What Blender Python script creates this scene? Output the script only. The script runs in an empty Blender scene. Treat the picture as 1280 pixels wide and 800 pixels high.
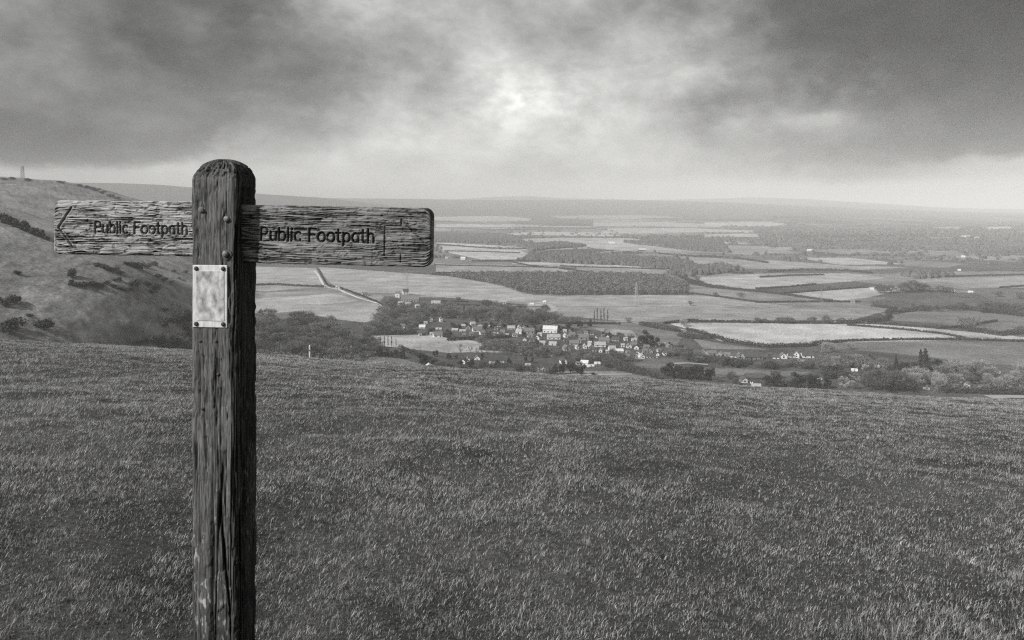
import bpy, math, random
import numpy as np
from mathutils import Vector
R = math.radians
random.seed(7)
rng = np.random.default_rng(11)
scene = bpy.context.scene
COL = scene.collection
CAMZ = 1.6
EXPO = 0.6

# ------------------------------------------------------------------ noise
def _hash(ix, iy, seed):
    h = (ix.astype(np.int64)*374761393 + iy.astype(np.int64)*668265263 + seed*1274126177) & 0xFFFFFFFF
    h = ((h ^ (h >> 13))*1274126177) & 0xFFFFFFFF
    h = h ^ (h >> 16)
    return (h & 0xFFFFFF)/float(0xFFFFFF)
def vnoise(x, y, seed=0):
    x = np.asarray(x, float); y = np.asarray(y, float)
    ix = np.floor(x); iy = np.floor(y); fx = x-ix; fy = y-iy
    fx = fx*fx*fx*(fx*(fx*6-15)+10); fy = fy*fy*fy*(fy*(fy*6-15)+10)
    a = _hash(ix, iy, seed); b = _hash(ix+1, iy, seed); c = _hash(ix, iy+1, seed); d = _hash(ix+1, iy+1, seed)
    return (a*(1-fx)+b*fx)*(1-fy)+(c*(1-fx)+d*fx)*fy
def fbm(x, y, seed=0, octv=4, gain=.5):
    s = 0; a = 1; t = 0
    for i in range(octv):
        s = s+a*vnoise(x*2**i+i*17.3, y*2**i-i*9.1, seed+i*7); t += a; a *= gain
    return s/t
def sstep(a, b, x):
    t = np.clip((x-a)/(b-a), 0, 1); return t*t*(3-2*t)
def smax(a, b, k):
    h = np.clip(.5+.5*(a-b)/k, 0, 1)
    return b*(1-h)+a*h+k*h*(1-h)

# ------------------------------------------------------------------ terrain
def ridge(X, Y, Yr, pts, slope, rnd, slope_back=None):
    xs = np.array([(p[0]-640)*Yr/1000 for p in pts]); zs = np.array([CAMZ+(260-p[1])*Yr/1000 for p in pts])
    top = np.interp(X, xs, zs)
    d = Y-Yr
    sl = np.where(d > 0, slope if slope_back is None else slope_back, slope)
    return top-sl*(np.sqrt(d*d+rnd*rnd)-rnd)
SPUR1 = [(-700,190),(-200,240),(-40,266),(0,278),(30,286),(60,300),(110,319),(150,331),(180,347),(210,372),(235,399),(262,436),(300,490),(380,620)]
SPURB = [(-400,220),(0,262),(130,303),(180,320),(215,333),(250,350),(300,368),(340,400),(420,470)]
HILLC = [(-900,190),(-200,214),(0,222),(40,224),(70,226),(100,231),(130,241),(165,251),(200,266),(240,296),(280,322),(320,345),(400,390)]
RIDGED = [(-1500,227),(-400,227),(100,228.5),(150,229),(200,231),(260,236),(320,242),(400,247),(480,256),(560,275),(700,320)]
RIDGEE = [(-1500,242),(200,246),(350,247.5),(500,248.5),(640,249.5),(760,250),(860,251.5),(940,254),(1020,258),(1100,262.5),(1280,267),(1700,275)]
RIDGEF = [(-1500,248),(350,250),(560,249.5),(620,246),(660,245),(700,247.5),(800,250),(880,249),(940,247),(1000,249),(1080,254),(1160,259),(1280,262),(2200,266)]
def hgt(X, Y):
    X = np.asarray(X, float); Y = np.asarray(Y, float)
    a, b, Yl = .082, .00237, 82.0
    Yc = np.clip(Y, -30, None)
    near = np.where(Yc < Yl, -a*Yc-b*np.where(Yc > 0, Yc, 0)**2, -a*Yl-b*Yl*Yl-(a+2*b*Yl)*(Yc-Yl))
    near = near-.062*60*np.tanh(X/60)
    r = np.sqrt(X*X+Y*Y)
    nf = sstep(400, 150, r)
    near = near+nf*((fbm(X*.25, Y*.25, 3, 3)-.5)*.22+(fbm(X*1.6, Y*1.6, 5, 2)-.5)*.09)
    amp = 3+np.clip(r-1000, 0, 9000)*.0014
    floor = -150+(fbm(X/700, Y/700, 21, 3)-.5)*2*amp
    h1 = ridge(X, Y, 800, SPUR1, .27, 40)+(fbm(X/90, Y/90, 31, 4)-.5)*6
    hb = ridge(X, Y, 1300, SPURB, .2, 60)+(fbm(X/110, Y/110, 33, 4)-.5)*14
    hc = ridge(X, Y, 2000, HILLC, .17, 120)+(fbm(X/220, Y/220, 35, 4)-.5)*12
    hd = ridge(X, Y, 8500, RIDGED, .12, 500)
    he = ridge(X, Y, 13000, RIDGEE, .05, 800)+(fbm(X/1500, Y/1500, 41, 4)-.5)*34
    hf = ridge(X, Y, 19000, RIDGEF, .07, 1200)+(fbm(X/3000, Y/3000, 43, 3)-.5)*40
    z = smax(near, floor, 14)
    for q, k in ((h1, 10), (hb, 10), (hc, 14), (hd, 25), (he, 25), (hf, 30)):
        z = smax(z, q, k)
    return z
_YG = np.concatenate([np.geomspace(450, 3000, 2600), np.geomspace(3000, 30000, 1200)[1:]])
def up(x, y):
    """world point on the ground of a spot of the view"""
    u = (x-640)/1000.; s = (y-260)/1000.
    d = (CAMZ-s*_YG)-hgt(u*_YG, _YG)
    k = np.argmax(d < 0)
    if d[k] >= 0: k = len(_YG)-1
    if k > 0 and d[k-1] > d[k]:
        t = d[k-1]/(d[k-1]-d[k]); Y = _YG[k-1]+t*(_YG[k]-_YG[k-1])
    else: Y = _YG[k]
    return u*Y, Y, float(hgt(u*Y, Y))
def pip(px, py, poly):
    inside = np.zeros(px.shape, bool); n = len(poly); j = n-1
    for i in range(n):
        xi, yi = poly[i]; xj, yj = poly[j]
        if yi != yj:
            c = ((yi > py) != (yj > py)) & (px < (xj-xi)*(py-yi)/(yj-yi)+xi)
            inside ^= c
        j = i
    return inside

# ------------------------------------------------------------------ materials
def mat(name):
    m = bpy.data.materials.new(name); m.use_nodes = True
    nt = m.node_tree; b = nt.nodes['Principled BSDF']
    return m, nt, b
def N(nt, typ, **kw):
    n = nt.nodes.new(typ)
    for k, v in kw.items():
        if k.startswith('i_'):
            key = k[2:]
            n.inputs[int(key) if key.isdigit() else key].default_value = v
        else: setattr(n, k, v)
    return n
def L(nt, a, b): nt.links.new(a, b)
def math_(nt, op, a, b=None, clamp=False):
    n = nt.nodes.new('ShaderNodeMath'); n.operation = op; n.use_clamp = clamp
    for i, v in enumerate((a, b)):
        if v is None: continue
        if isinstance(v, (int, float)): n.inputs[i].default_value = v
        else: nt.links.new(v, n.inputs[i])
    return n.outputs[0]
def simple(name, lo, hi, scale=3., rough=.9, spec=.2, bump=0., coord='Object', stretch=(1, 1, 1), detail=5., metal=0.):
    m, nt, b = mat(name)
    tc = N(nt, 'ShaderNodeTexCoord'); mp = N(nt, 'ShaderNodeMapping'); mp.inputs['Scale'].default_value = stretch
    L(nt, tc.outputs[coord], mp.inputs[0])
    nz = N(nt, 'ShaderNodeTexNoise'); nz.inputs['Scale'].default_value = scale; nz.inputs['Detail'].default_value = detail
    L(nt, mp.outputs[0], nz.inputs['Vector'])
    mr = N(nt, 'ShaderNodeMapRange'); mr.inputs[1].default_value = .3; mr.inputs[2].default_value = .7
    mr.inputs[3].default_value = lo; mr.inputs[4].default_value = hi
    L(nt, nz.outputs[0], mr.inputs[0]); L(nt, mr.outputs[0], b.inputs['Base Color'])
    b.inputs['Roughness'].default_value = rough; b.inputs['Specular IOR Level'].default_value = spec
    b.inputs['Metallic'].default_value = metal
    if bump:
        bp = N(nt, 'ShaderNodeBump'); bp.inputs['Strength'].default_value = bump; bp.inputs['Distance'].default_value = .01
        L(nt, nz.outputs[0], bp.inputs['Height']); L(nt, bp.outputs[0], b.inputs['Normal'])
    return m
def attr_mat(name, attr, nscale=.02, namp=.35, rough=.95, spec=.1, detail=6.):
    """albedo = attribute * (1 +- noise)"""
    m, nt, b = mat(name)
    at = N(nt, 'ShaderNodeAttribute', attribute_name=attr)
    tc = N(nt, 'ShaderNodeTexCoord')
    nz = N(nt, 'ShaderNodeTexNoise'); nz.inputs['Scale'].default_value = nscale; nz.inputs['Detail'].default_value = detail
    nz.inputs['Roughness'].default_value = .65
    L(nt, tc.outputs['Object'], nz.inputs['Vector'])
    mr = N(nt, 'ShaderNodeMapRange'); mr.inputs[1].default_value = .25; mr.inputs[2].default_value = .75
    mr.inputs[3].default_value = 1-namp; mr.inputs[4].default_value = 1+namp
    L(nt, nz.outputs[0], mr.inputs[0])
    L(nt, math_(nt, 'MULTIPLY', at.outputs['Fac'], mr.outputs[0]), b.inputs['Base Color'])
    b.inputs['Roughness'].default_value = rough; b.inputs['Specular IOR Level'].default_value = spec
    return m

# ------------------------------------------------------------------ mesh helpers
def mesh_np(name, V, F, smooth=False, attrs=None, mats=()):
    """F: (n,3) or (n,4) int array, or list of such arrays"""
    V = np.asarray(V, np.float32); Fs = F if isinstance(F, list) else [F]
    Fs = [np.asarray(f, np.int32) for f in Fs if len(f)]
    me = bpy.data.meshes.new(name); me.vertices.add(len(V)); me.vertices.foreach_set('co', V.ravel())
    tot = np.concatenate([np.full(len(f), f.shape[1], np.int32) for f in Fs])
    idx = np.concatenate([f.ravel() for f in Fs]).astype(np.int32)
    st = np.concatenate([[0], np.cumsum(tot)[:-1]]).astype(np.int32)
    me.loops.add(len(idx)); me.loops.foreach_set('vertex_index', idx)
    me.polygons.add(len(tot)); me.polygons.foreach_set('loop_start', st)
    me.polygons.foreach_set('use_smooth', np.full(len(tot), smooth, bool))
    for k, a in (attrs or {}).items():
        at = me.attributes.new(k, 'FLOAT', 'POINT'); at.data.foreach_set('value', np.asarray(a, np.float32))
    for m in mats: me.materials.append(m)
    me.update(calc_edges=True)
    return me
def link(name, me, parent=None, loc=None, rotz=None):
    o = bpy.data.objects.new(name, me); COL.objects.link(o)
    if parent: o.parent = parent
    if loc is not None: o.location = loc
    if rotz is not None: o.rotation_euler = (0, 0, rotz)
    return o
def tag(o, label, cat, group=None, kind=None):
    if label: o['label'] = label
    if cat: o['category'] = cat
    if group: o['group'] = group
    if kind: o['kind'] = kind
    return o
def grid_faces(nr, nc, wrap=False):
    r = np.arange(nr-1)[:, None]; c = np.arange(nc if wrap else nc-1)[None, :]
    c2 = (c+1) % nc
    return np.stack([r*nc+c, r*nc+c2, (r+1)*nc+c2, (r+1)*nc+c], -1).reshape(-1, 4)
class MB:
    def __init__(s): s.v = []; s.f3 = []; s.f4 = []
    def box(s, c, d, rz=0.):
        i = len(s.v); cs, sn = math.cos(rz), math.sin(rz)
        for z in (-.5, .5):
            for x, y in ((-.5, -.5), (.5, -.5), (.5, .5), (-.5, .5)):
                x2, y2 = x*d[0], y*d[1]
                s.v.append((c[0]+x2*cs-y2*sn, c[1]+x2*sn+y2*cs, c[2]+z*d[2]))
        for q in ((3, 2, 1, 0), (4, 5, 6, 7), (0, 1, 5, 4), (1, 2, 6, 5), (2, 3, 7, 6), (3, 0, 4, 7)): s.f4.append([i+k for k in q])
    def bar(s, p, q, r0, r1=None, n=4):
        r1 = r0 if r1 is None else r1
        p = Vector(p); q = Vector(q); d = (q-p)
        if d.length < 1e-9: return
        d.normalize(); a = d.orthogonal().normalized(); b = d.cross(a); i = len(s.v)
        for c, r in ((p, r0), (q, r1)):
            for k in range(n):
                t = 2*math.pi*k/n; s.v.append(tuple(c+a*(r*math.cos(t))+b*(r*math.sin(t))))
        for k in range(n): s.f4.append([i+k, i+(k+1) % n, i+n+(k+1) % n, i+n+k])
        if n == 4: s.f4.append([i+3, i+2, i+1, i]); s.f4.append([i+4, i+5, i+6, i+7])
        else:
            for k in range(1, n-1): s.f3.append([i, i+k+1, i+k]); s.f3.append([i+n, i+n+k, i+n+k+1])
    def poly(s, pts):
        i = len(s.v); s.v += [tuple(p) for p in pts]
        if len(pts) == 3: s.f3.append([i, i+1, i+2])
        else: s.f4.append([i, i+1, i+2, i+3])
    def prism(s, w, d, h, z0, t, ov):
        """gable roof of real thickness: ridge along x"""
        hw = w/2+ov; hd = d/2+ov; sl = h/(d/2); ze = z0-ov*sl
        i = len(s.v)
        for x in (-hw, hw):
            s.v += [(x, -hd, ze), (x, 0, z0+h), (x, hd, ze), (x, hd, ze-t), (x, 0, z0+h-t), (x, -hd, ze-t)]
        a, b = i, i+6
        for k in range(6): s.f4.append([a+k, a+(k+1) % 6, b+(k+1) % 6, b+k])
        s.f4 += [[a+0, a+5, a+4, a+1], [a+1, a+4, a+3, a+2], [b+1, b+4, b+5, b+0], [b+2, b+3, b+4, b+1]]
    def mesh(s, name, m, smooth=False):
        return mesh_np(name, np.array(s.v), [np.array(s.f3).reshape(-1, 3), np.array(s.f4).reshape(-1, 4)], smooth, None, (m,))
ORD = ['leftmost', 'second', 'third', 'fourth', 'fifth', 'sixth', 'seventh', 'eighth', 'ninth', 'tenth', 'eleventh', 'twelfth', 'thirteenth',
       'fourteenth', 'fifteenth', 'sixteenth', 'seventeenth', 'eighteenth', 'nineteenth', 'twentieth', 'twenty-first', 'twenty-second',
       'twenty-third', 'twenty-fourth', 'twenty-fifth', 'twenty-sixth', 'twenty-seventh', 'twenty-eighth']
def ordinal(i, n):
    if n == 1: return ''
    if i == n-1: return 'rightmost'
    return ORD[i] if i == 0 else ORD[i]+' from left'

# ------------------------------------------------------------------ field tones on the ground
def lin(s): return (s/255.)**2.2
AIR, KL, SIG = .52, 1.0, 1.05e-4
def alb(s, Y):
    T = math.exp(-SIG*Y)
    return float(np.clip((lin(s)-AIR*(1-T))/(KL*T), .03, .55))
FIELDS = [  # village ground and gardens first, then the fields (later ones lie over earlier ones)
 ([(455,402),(480,370),(560,372),(700,384),(860,410),(905,428),(1040,430),(1130,443),(1280,458),(1280,500),(880,492),(700,482),(440,452)], 100),
 ([(300,325),(395,335),(402,352),(408,358),(300,358)], 160),
 ([(300,359),(425,361),(446,372),(430,378),(380,381),(300,372)], 150),
 ([(300,364),(420,367),(448,376),(400,381),(345,376),(300,372)], 171),
 ([(300,372),(345,376),(400,381),(470,379),(481,387),(479,398),(455,403),(420,399),(370,389),(300,384)], 158),
 ([(398,334),(560,345),(620,355),(655,367),(690,372),(670,378),(560,372),(500,366),(450,366),(420,360),(405,345)], 163),
 ([(655,369),(860,369),(900,366),(1000,384),(1060,384),(660,383)], 152),
 ([(640,384),(1050,384),(1110,388),(1065,400),(860,401),(800,403),(690,394)], 143),
 ([(835,404),(1000,404),(1065,401),(1150,408),(1215,424),(1160,426),(1040,428),(950,432),(905,426),(880,416),(858,411)], 180),
 ([(1065,401),(1110,405),(1180,412),(1290,422),(1290,427),(1215,424),(1150,410)], 168),
 ([(1040,429),(1290,427),(1290,456),(1200,452),(1130,442),(1060,437),(1030,434)], 124),
 ([(1100,391),(1150,389),(1220,389),(1290,396),(1290,418),(1220,412),(1170,404),(1110,400)], 124),
 ([(1085,378),(1130,367),(1210,367),(1250,377),(1230,385),(1180,385),(1140,386),(1110,385)], 108),
 ([(1155,349),(1290,345),(1290,359),(1220,360),(1150,352)], 152),
 ([(1210,360),(1290,360),(1290,385),(1250,382)], 116),
 ([(870,347),(960,342),(1060,341),(1110,347),(1060,352),(1000,356),(940,362),(885,355)], 165),
 ([(858,355),(900,361),(950,366),(1060,378),(990,377),(960,379),(858,366)], 138),
 ([(990,367),(1040,362),(1100,358),(1130,361),(1085,372),(1050,376)], 168),
 ([(960,378),(1060,379),(1110,386),(1000,384),(900,372)], 132),
 ([(545,302),(605,306),(665,310),(660,312),(600,310),(545,306)], 180),
 ([(545,307),(650,313),(672,325),(600,324),(560,316)], 178),
 ([(545,329),(700,333),(850,337),(835,342),(700,341),(545,341)], 152),
 ([(640,326),(740,328),(850,336),(800,337),(640,330)], 172),
 ([(450,419),(540,419),(592,426),(640,440),(560,441),(500,435),(462,431)], 165),
 ([(465,446),(500,447),(535,459),(450,456)], 128),
 ([(690,398),(800,403),(860,412),(845,432),(800,426),(760,415),(690,406)], 122),
 ([(742,410),(790,413),(800,424),(760,417)], 150),
 ([(866,423),(905,430),(962,437),(880,436)], 132),
 ([(690,464),(780,464),(825,473),(740,476)], 134),
 ([(792,446),(862,450),(840,462),(790,459)], 116),
 ([(880,459),(1015,465),(990,470),(870,467)], 118),
 ([(700,322),(800,312),(870,300),(900,310),(850,318),(780,312)], 160),
 ([(860,322),(960,325),(1060,332),(1140,334),(1060,338),(940,336),(870,330)], 156),
 ([(990,322),(1060,322),(1130,330),(1050,331)], 168),
 ([(540,271),(620,270),(665,273),(660,276),(600,277),(540,275)], 174), ([(545,280),(640,281),(640,284),(545,284)], 178),
 ([(742,278.5),(830,277.5),(905,281),(900,284),(800,283),(742,283)], 172), ([(760,286),(860,285),(945,288),(940,291),(850,290),(760,289)], 174),
 ([(880,278),(960,277),(985,280),(960,283),(880,282)], 176), ([(880,293),(945,292),(950,296),(880,297)], 172),
 ([(640,299),(700,297),(790,298),(830,304),(900,308),(860,313),(760,312),(690,306)], 170),
 ([(1040,302),(1140,300),(1180,304),(1100,307),(1040,306)], 132), ([(1160,296.5),(1192,296),(1192,298.5),(1165,299)], 152),
 ([(1235,304),(1285,302),(1285,308),(1250,309)], 134), ([(1230,284),(1265,283),(1265,286),(1235,287)], 178), ([(1165,284),(1200,283),(1200,286),(1170,286)], 165),
 ([(1000,312),(1080,311),(1130,316),(1060,318)], 146), ([(1120,324),(1210,330),(1180,335),(1130,332)], 138), ([(880,306),(960,308),(1000,316),(930,319),(880,314)], 152),
 ([(690,270),(800,269),(860,272),(780,274),(700,273)], 170), ([(950,270),(1020,270),(1040,273),(960,273)], 150),
]
FW = []
for poly, s in FIELDS:
    P = [up(*p) for p in poly]
    Ym = sum(p[1] for p in P)/len(P)
    FW.append(([(p[0], p[1]) for p in P], alb(s, Ym), Ym))
def cells(X, Y, size, seed):
    gx = X/size+.35*(vnoise(X/size*1.3, Y/size*1.3, seed+5)-.5); gy = Y/size*1.4
    ix = np.floor(gx); iy = np.floor(gy); best = np.full(X.shape, 9e9); val = np.zeros(X.shape)
    for dx in (-1, 0, 1):
        for dy in (-1, 0, 1):
            cx = ix+dx; cy = iy+dy
            qx = cx+.15+.7*_hash(cx, cy, seed); qy = cy+.15+.7*_hash(cx, cy, seed+1)
            d = np.maximum(np.abs(gx-qx), np.abs(gy-qy))
            v = _hash(cx, cy, seed+2); m = d < best
            best = np.where(m, d, best); val = np.where(m, v, val)
    return val
def ground_tone(X, Y, Z):
    r = np.sqrt(X*X+Y*Y)
    u = X/np.maximum(Y, 1)
    v = cells(X, Y, 330., 61)
    tone = .07+.17*v**1.3+.20*v*sstep(2500, 3800, r)
    v2 = cells(X, Y, 620., 65); fr_ = sstep(3600, 4600, r); tone = tone*(1-fr_)+(.06+.46*v2**2.2)*fr_
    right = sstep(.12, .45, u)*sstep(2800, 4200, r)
    tone = tone*(1-.7*right)  # cloud shadow over the right of the plain, painted into the field tones
    tone = tone*(.72+.56*fbm(X/60, Y/60, 63, 4))
    woody = sstep(.55-.06*right, .61-.06*right, fbm(X/900, Y/420, 71, 4))*sstep(3000, 5000, r)
    tone = tone*(1-woody)+.03*woody
    far = sstep(9500, 12000, r); tone = tone*(1-far)+(.03+.16*sstep(.45, .7, fbm(X/700, Y/900, 67, 4)))*far
    hill = sstep(-143, -128, Z)*(r > 400)*(r < 4500)
    ht = .195+.16*(fbm(X/45, Y/45, 81, 4)-.5)+.22*(fbm(X/4, Y/7, 83, 3)-.5)
    tone = tone*(1-hill)+ht*hill
    tone = np.where((r > 4500) & (Z > -105), .10, tone)
    for poly, a, Ym in FW:
        xs = [p[0] for p in poly]; ys = [p[1] for p in poly]
        m = (X > min(xs)) & (X < max(xs)) & (Y > min(ys)) & (Y < max(ys))
        if not m.any(): continue
        i = np.nonzero(m)[0]; j = i[pip(X[i], Y[i], poly)]
        wd = Ym*.02
        tone[j] = a*(1+.5*(fbm(X[j]/90, Y[j]/160, 91, 5)-.5)+(.55 if a < .13 and Ym < 1300 else .16)*(fbm(X[j]/14, Y[j]/22, 95, 3)-.5)+.05*np.sin((X[j]*.25+Y[j])/max(6, Ym*.008)+5*vnoise(X[j]/150, Y[j]/150, 93)))
    near = sstep(420, 300, r); tone = tone*(1-near)+.075*near
    return np.clip(tone, .02, .6)

# ------------------------------------------------------------------ ground sheet (polar, finer where it is seen)
a_front = np.arange(-41, 41.001, .085)
a_side = np.concatenate([np.arange(-180, -41, 2.4)[1:], a_front, np.arange(41.5, 180, 2.4)])
A = np.radians(np.concatenate([[-180+.001], a_side]))
rr = np.concatenate([np.geomspace(.35, 2.2, 24), np.geomspace(2.2, 48, 400)[1:], np.geomspace(48, 150, 50)[1:], np.geomspace(150, 560, 60)[1:], 1/np.linspace(1/560., 1/4000., 470)[1:],
                     1/np.linspace(1/4000., 1/40000., 180)[1:]])
AA, RR = np.meshgrid(A, rr)
GX = (RR*np.sin(AA)).ravel(); GY = (RR*np.cos(AA)).ravel(); GZ = hgt(GX, GY)
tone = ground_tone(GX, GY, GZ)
nc = len(A)
F = grid_faces(len(rr), nc, True)[:, ::-1]
V = np.column_stack([GX, GY, GZ]); ctr = np.array([[0, 0, float(hgt(0., 0.))]])
V = np.vstack([V, ctr]); tone = np.append(tone, .05)
ci = len(V)-1; k = np.arange(nc); F3 = np.column_stack([np.full(nc, ci), (k+1) % nc, k])
M_ground = attr_mat('ground_soil_and_turf', 'tone', .02, .42, .95, .05, 11.)
nt = M_ground.node_tree; bs = nt.nodes['Principled BSDF']; old = bs.inputs['Base Color'].links[0].from_socket
tcg = N(nt, 'ShaderNodeTexCoord'); ng = N(nt, 'ShaderNodeTexNoise'); ng.inputs['Scale'].default_value = 26; ng.inputs['Detail'].default_value = 7; ng.inputs['Roughness'].default_value = .75
L(nt, tcg.outputs['Object'], ng.inputs[0])
mrg = N(nt, 'ShaderNodeMapRange'); mrg.inputs[1].default_value = .32; mrg.inputs[2].default_value = .68; mrg.inputs[3].default_value = .45; mrg.inputs[4].default_value = 1.55
L(nt, ng.outputs[0], mrg.inputs[0])
nh = N(nt, 'ShaderNodeTexNoise'); nh.inputs['Scale'].default_value = .38; nh.inputs['Detail'].default_value = 5; nh.inputs['Roughness'].default_value = .75
mpg = N(nt, 'ShaderNodeMapping'); mpg.inputs['Scale'].default_value = (1, 1, 2.2); L(nt, tcg.outputs['Object'], mpg.inputs[0]); L(nt, mpg.outputs[0], nh.inputs[0])
mrh = N(nt, 'ShaderNodeMapRange'); mrh.inputs[1].default_value = .34; mrh.inputs[2].default_value = .66; mrh.inputs[3].default_value = .56; mrh.inputs[4].default_value = 1.44
L(nt, nh.outputs[0], mrh.inputs[0])
L(nt, math_(nt, 'MULTIPLY', math_(nt, 'MULTIPLY', old, mrg.outputs[0]), mrh.outputs[0]), bs.inputs['Base Color'])
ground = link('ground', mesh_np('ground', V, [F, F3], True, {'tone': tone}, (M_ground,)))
tag(ground, 'rolling downland slope and patchwork of vale fields running to the horizon', 'ground', kind='structure')

# ------------------------------------------------------------------ foreground pasture grass
def grass_blades(ymin, ymax, K, cap):
    w = lambda y: (1.42*y+3.4)
    yy = np.linspace(ymin, ymax, 4000)
    dens = np.minimum(cap, K/yy)*w(yy); cdf = np.cumsum(dens); tot = int(cdf[-1]*(yy[1]-yy[0])); cdf /= cdf[-1]
    Y = np.interp(rng.random(tot), cdf, yy); X = (rng.random(tot)-.5)*w(Y)
    cl = .5*fbm(X*1.9, Y*1.9, 101, 3)+.5*fbm(X*6.5, Y*6.5, 103, 2); cl2 = fbm(X*.45, Y*.45, 105, 3)
    keep = rng.random(tot) < np.clip(.9+1.8*(cl-.45), .55, 1)
    return X[keep], Y[keep], cl[keep], cl2[keep]
X, Y, cl, cl2 = grass_blades(2.3, 46, 48000, 13000)
n = len(X); Z = hgt(X, Y)
D = np.sqrt(X*X+Y*Y)
hb = (.012+.021*rng.random(n)**1.6)*(.6+1.5*np.clip(cl-.25, 0, .6))*(.75+.6*cl2)*np.clip(.8+D/60, .8, 1.4)
fq = 24*np.clip(7/D, .25, 1); fqi = np.round(np.log2(24/fq)*2)/2; fq = 24/2**fqi
tf = vnoise(X*fq, Y*fq, 111); tf2 = vnoise(X*fq*1.9+7, Y*fq*1.9, 113); tuft = .6*tf+.4*tf2
hb *= .62+.62*tuft
tall = rng.random(n) < .02; hb[tall] *= 1.9
# rank tussock of longer grass at the near right corner
cor = sstep(1.1, .25, np.hypot((X-2.35)/1.15, (Y-3.75)/.55)); hb *= 1+.7*cor
wb = (.0009+.0010*rng.random(n))*np.maximum(1, D/4.2)**.75
th = (vnoise(X*fq*.7+31, Y*fq*.7, 115)*1.3+rng.random(n)*.75)*2*math.pi
lean = .15+1.0*rng.random(n)
wind = .06
dx = np.cos(th)*lean+wind; dy = np.sin(th)*lean
sx = -np.sin(th+rng.random(n)*.8); sy = np.cos(th+rng.random(n)*.8)
base = np.column_stack([X, Y, Z-.002]); side = np.column_stack([sx, sy, np.zeros(n)])
d1 = np.column_stack([dx*.60, dy*.60, np.full(n, 1.08)])*hb[:, None]*.55
d2 = np.column_stack([dx*.95, dy*.95, 1.1-.22*lean])*hb[:, None]
gt = .075+.29*rng.random(n)**1.7+.10*(cl2-.5)+.12*(cl-.5)+.07*sstep(6, 26, D); gt *= .58+.95*sstep(.2, .85, tuft)
dead = rng.random(n) < .15+.16*sstep(.5, .7, cl2); gt[dead] = (.30+.34*rng.random(dead.sum()))*(.55+.7*tuft[dead])
gt = np.clip(gt*1.14, .03, .6)
nr = D < 7; fr = ~nr; n1, n2 = nr.sum(), fr.sum()
GV = np.concatenate([np.stack([base-side*wb[:, None], base+side*wb[:, None], base+d1+side*wb[:, None]*.8, base+d1-side*wb[:, None]*.8, base+d2], 1)[nr].reshape(-1, 3),
                     np.stack([base-side*wb[:, None]*1.1, base+side*wb[:, None]*1.1, base+d2], 1)[fr].reshape(-1, 3)])
i0 = np.arange(n1)*5; i1 = n1*5+np.arange(n2)*3
GF4 = np.column_stack([i0, i0+1, i0+2, i0+3]); GF3 = np.concatenate([np.column_stack([i0+3, i0+2, i0+4]), np.column_stack([i1, i1+1, i1+2])])
GT = np.concatenate([np.repeat(gt[nr], 5), np.repeat(gt[fr], 3)])
m, nt, b = mat('grass_blade')
at = N(nt, 'ShaderNodeAttribute', attribute_name='tone')
tr = N(nt, 'ShaderNodeBsdfTranslucent'); mx = N(nt, 'ShaderNodeMixShader'); mx.inputs[0].default_value = .3
L(nt, at.outputs['Fac'], b.inputs['Base Color']); L(nt, at.outputs['Fac'], tr.inputs[0])
b.inputs['Roughness'].default_value = .5; b.inputs['Specular IOR Level'].default_value = .35
L(nt, b.outputs[0], mx.inputs[1]); L(nt, tr.outputs[0], mx.inputs[2]); L(nt, mx.outputs[0], nt.nodes['Material Output'].inputs[0])
gr = link('grass', mesh_np('grass', GV, [GF4, GF3], False, {'tone': GT}, (m,)))
tag(gr, 'short rough pasture grass covering the hillside in front', 'grass', kind='stuff')

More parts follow.
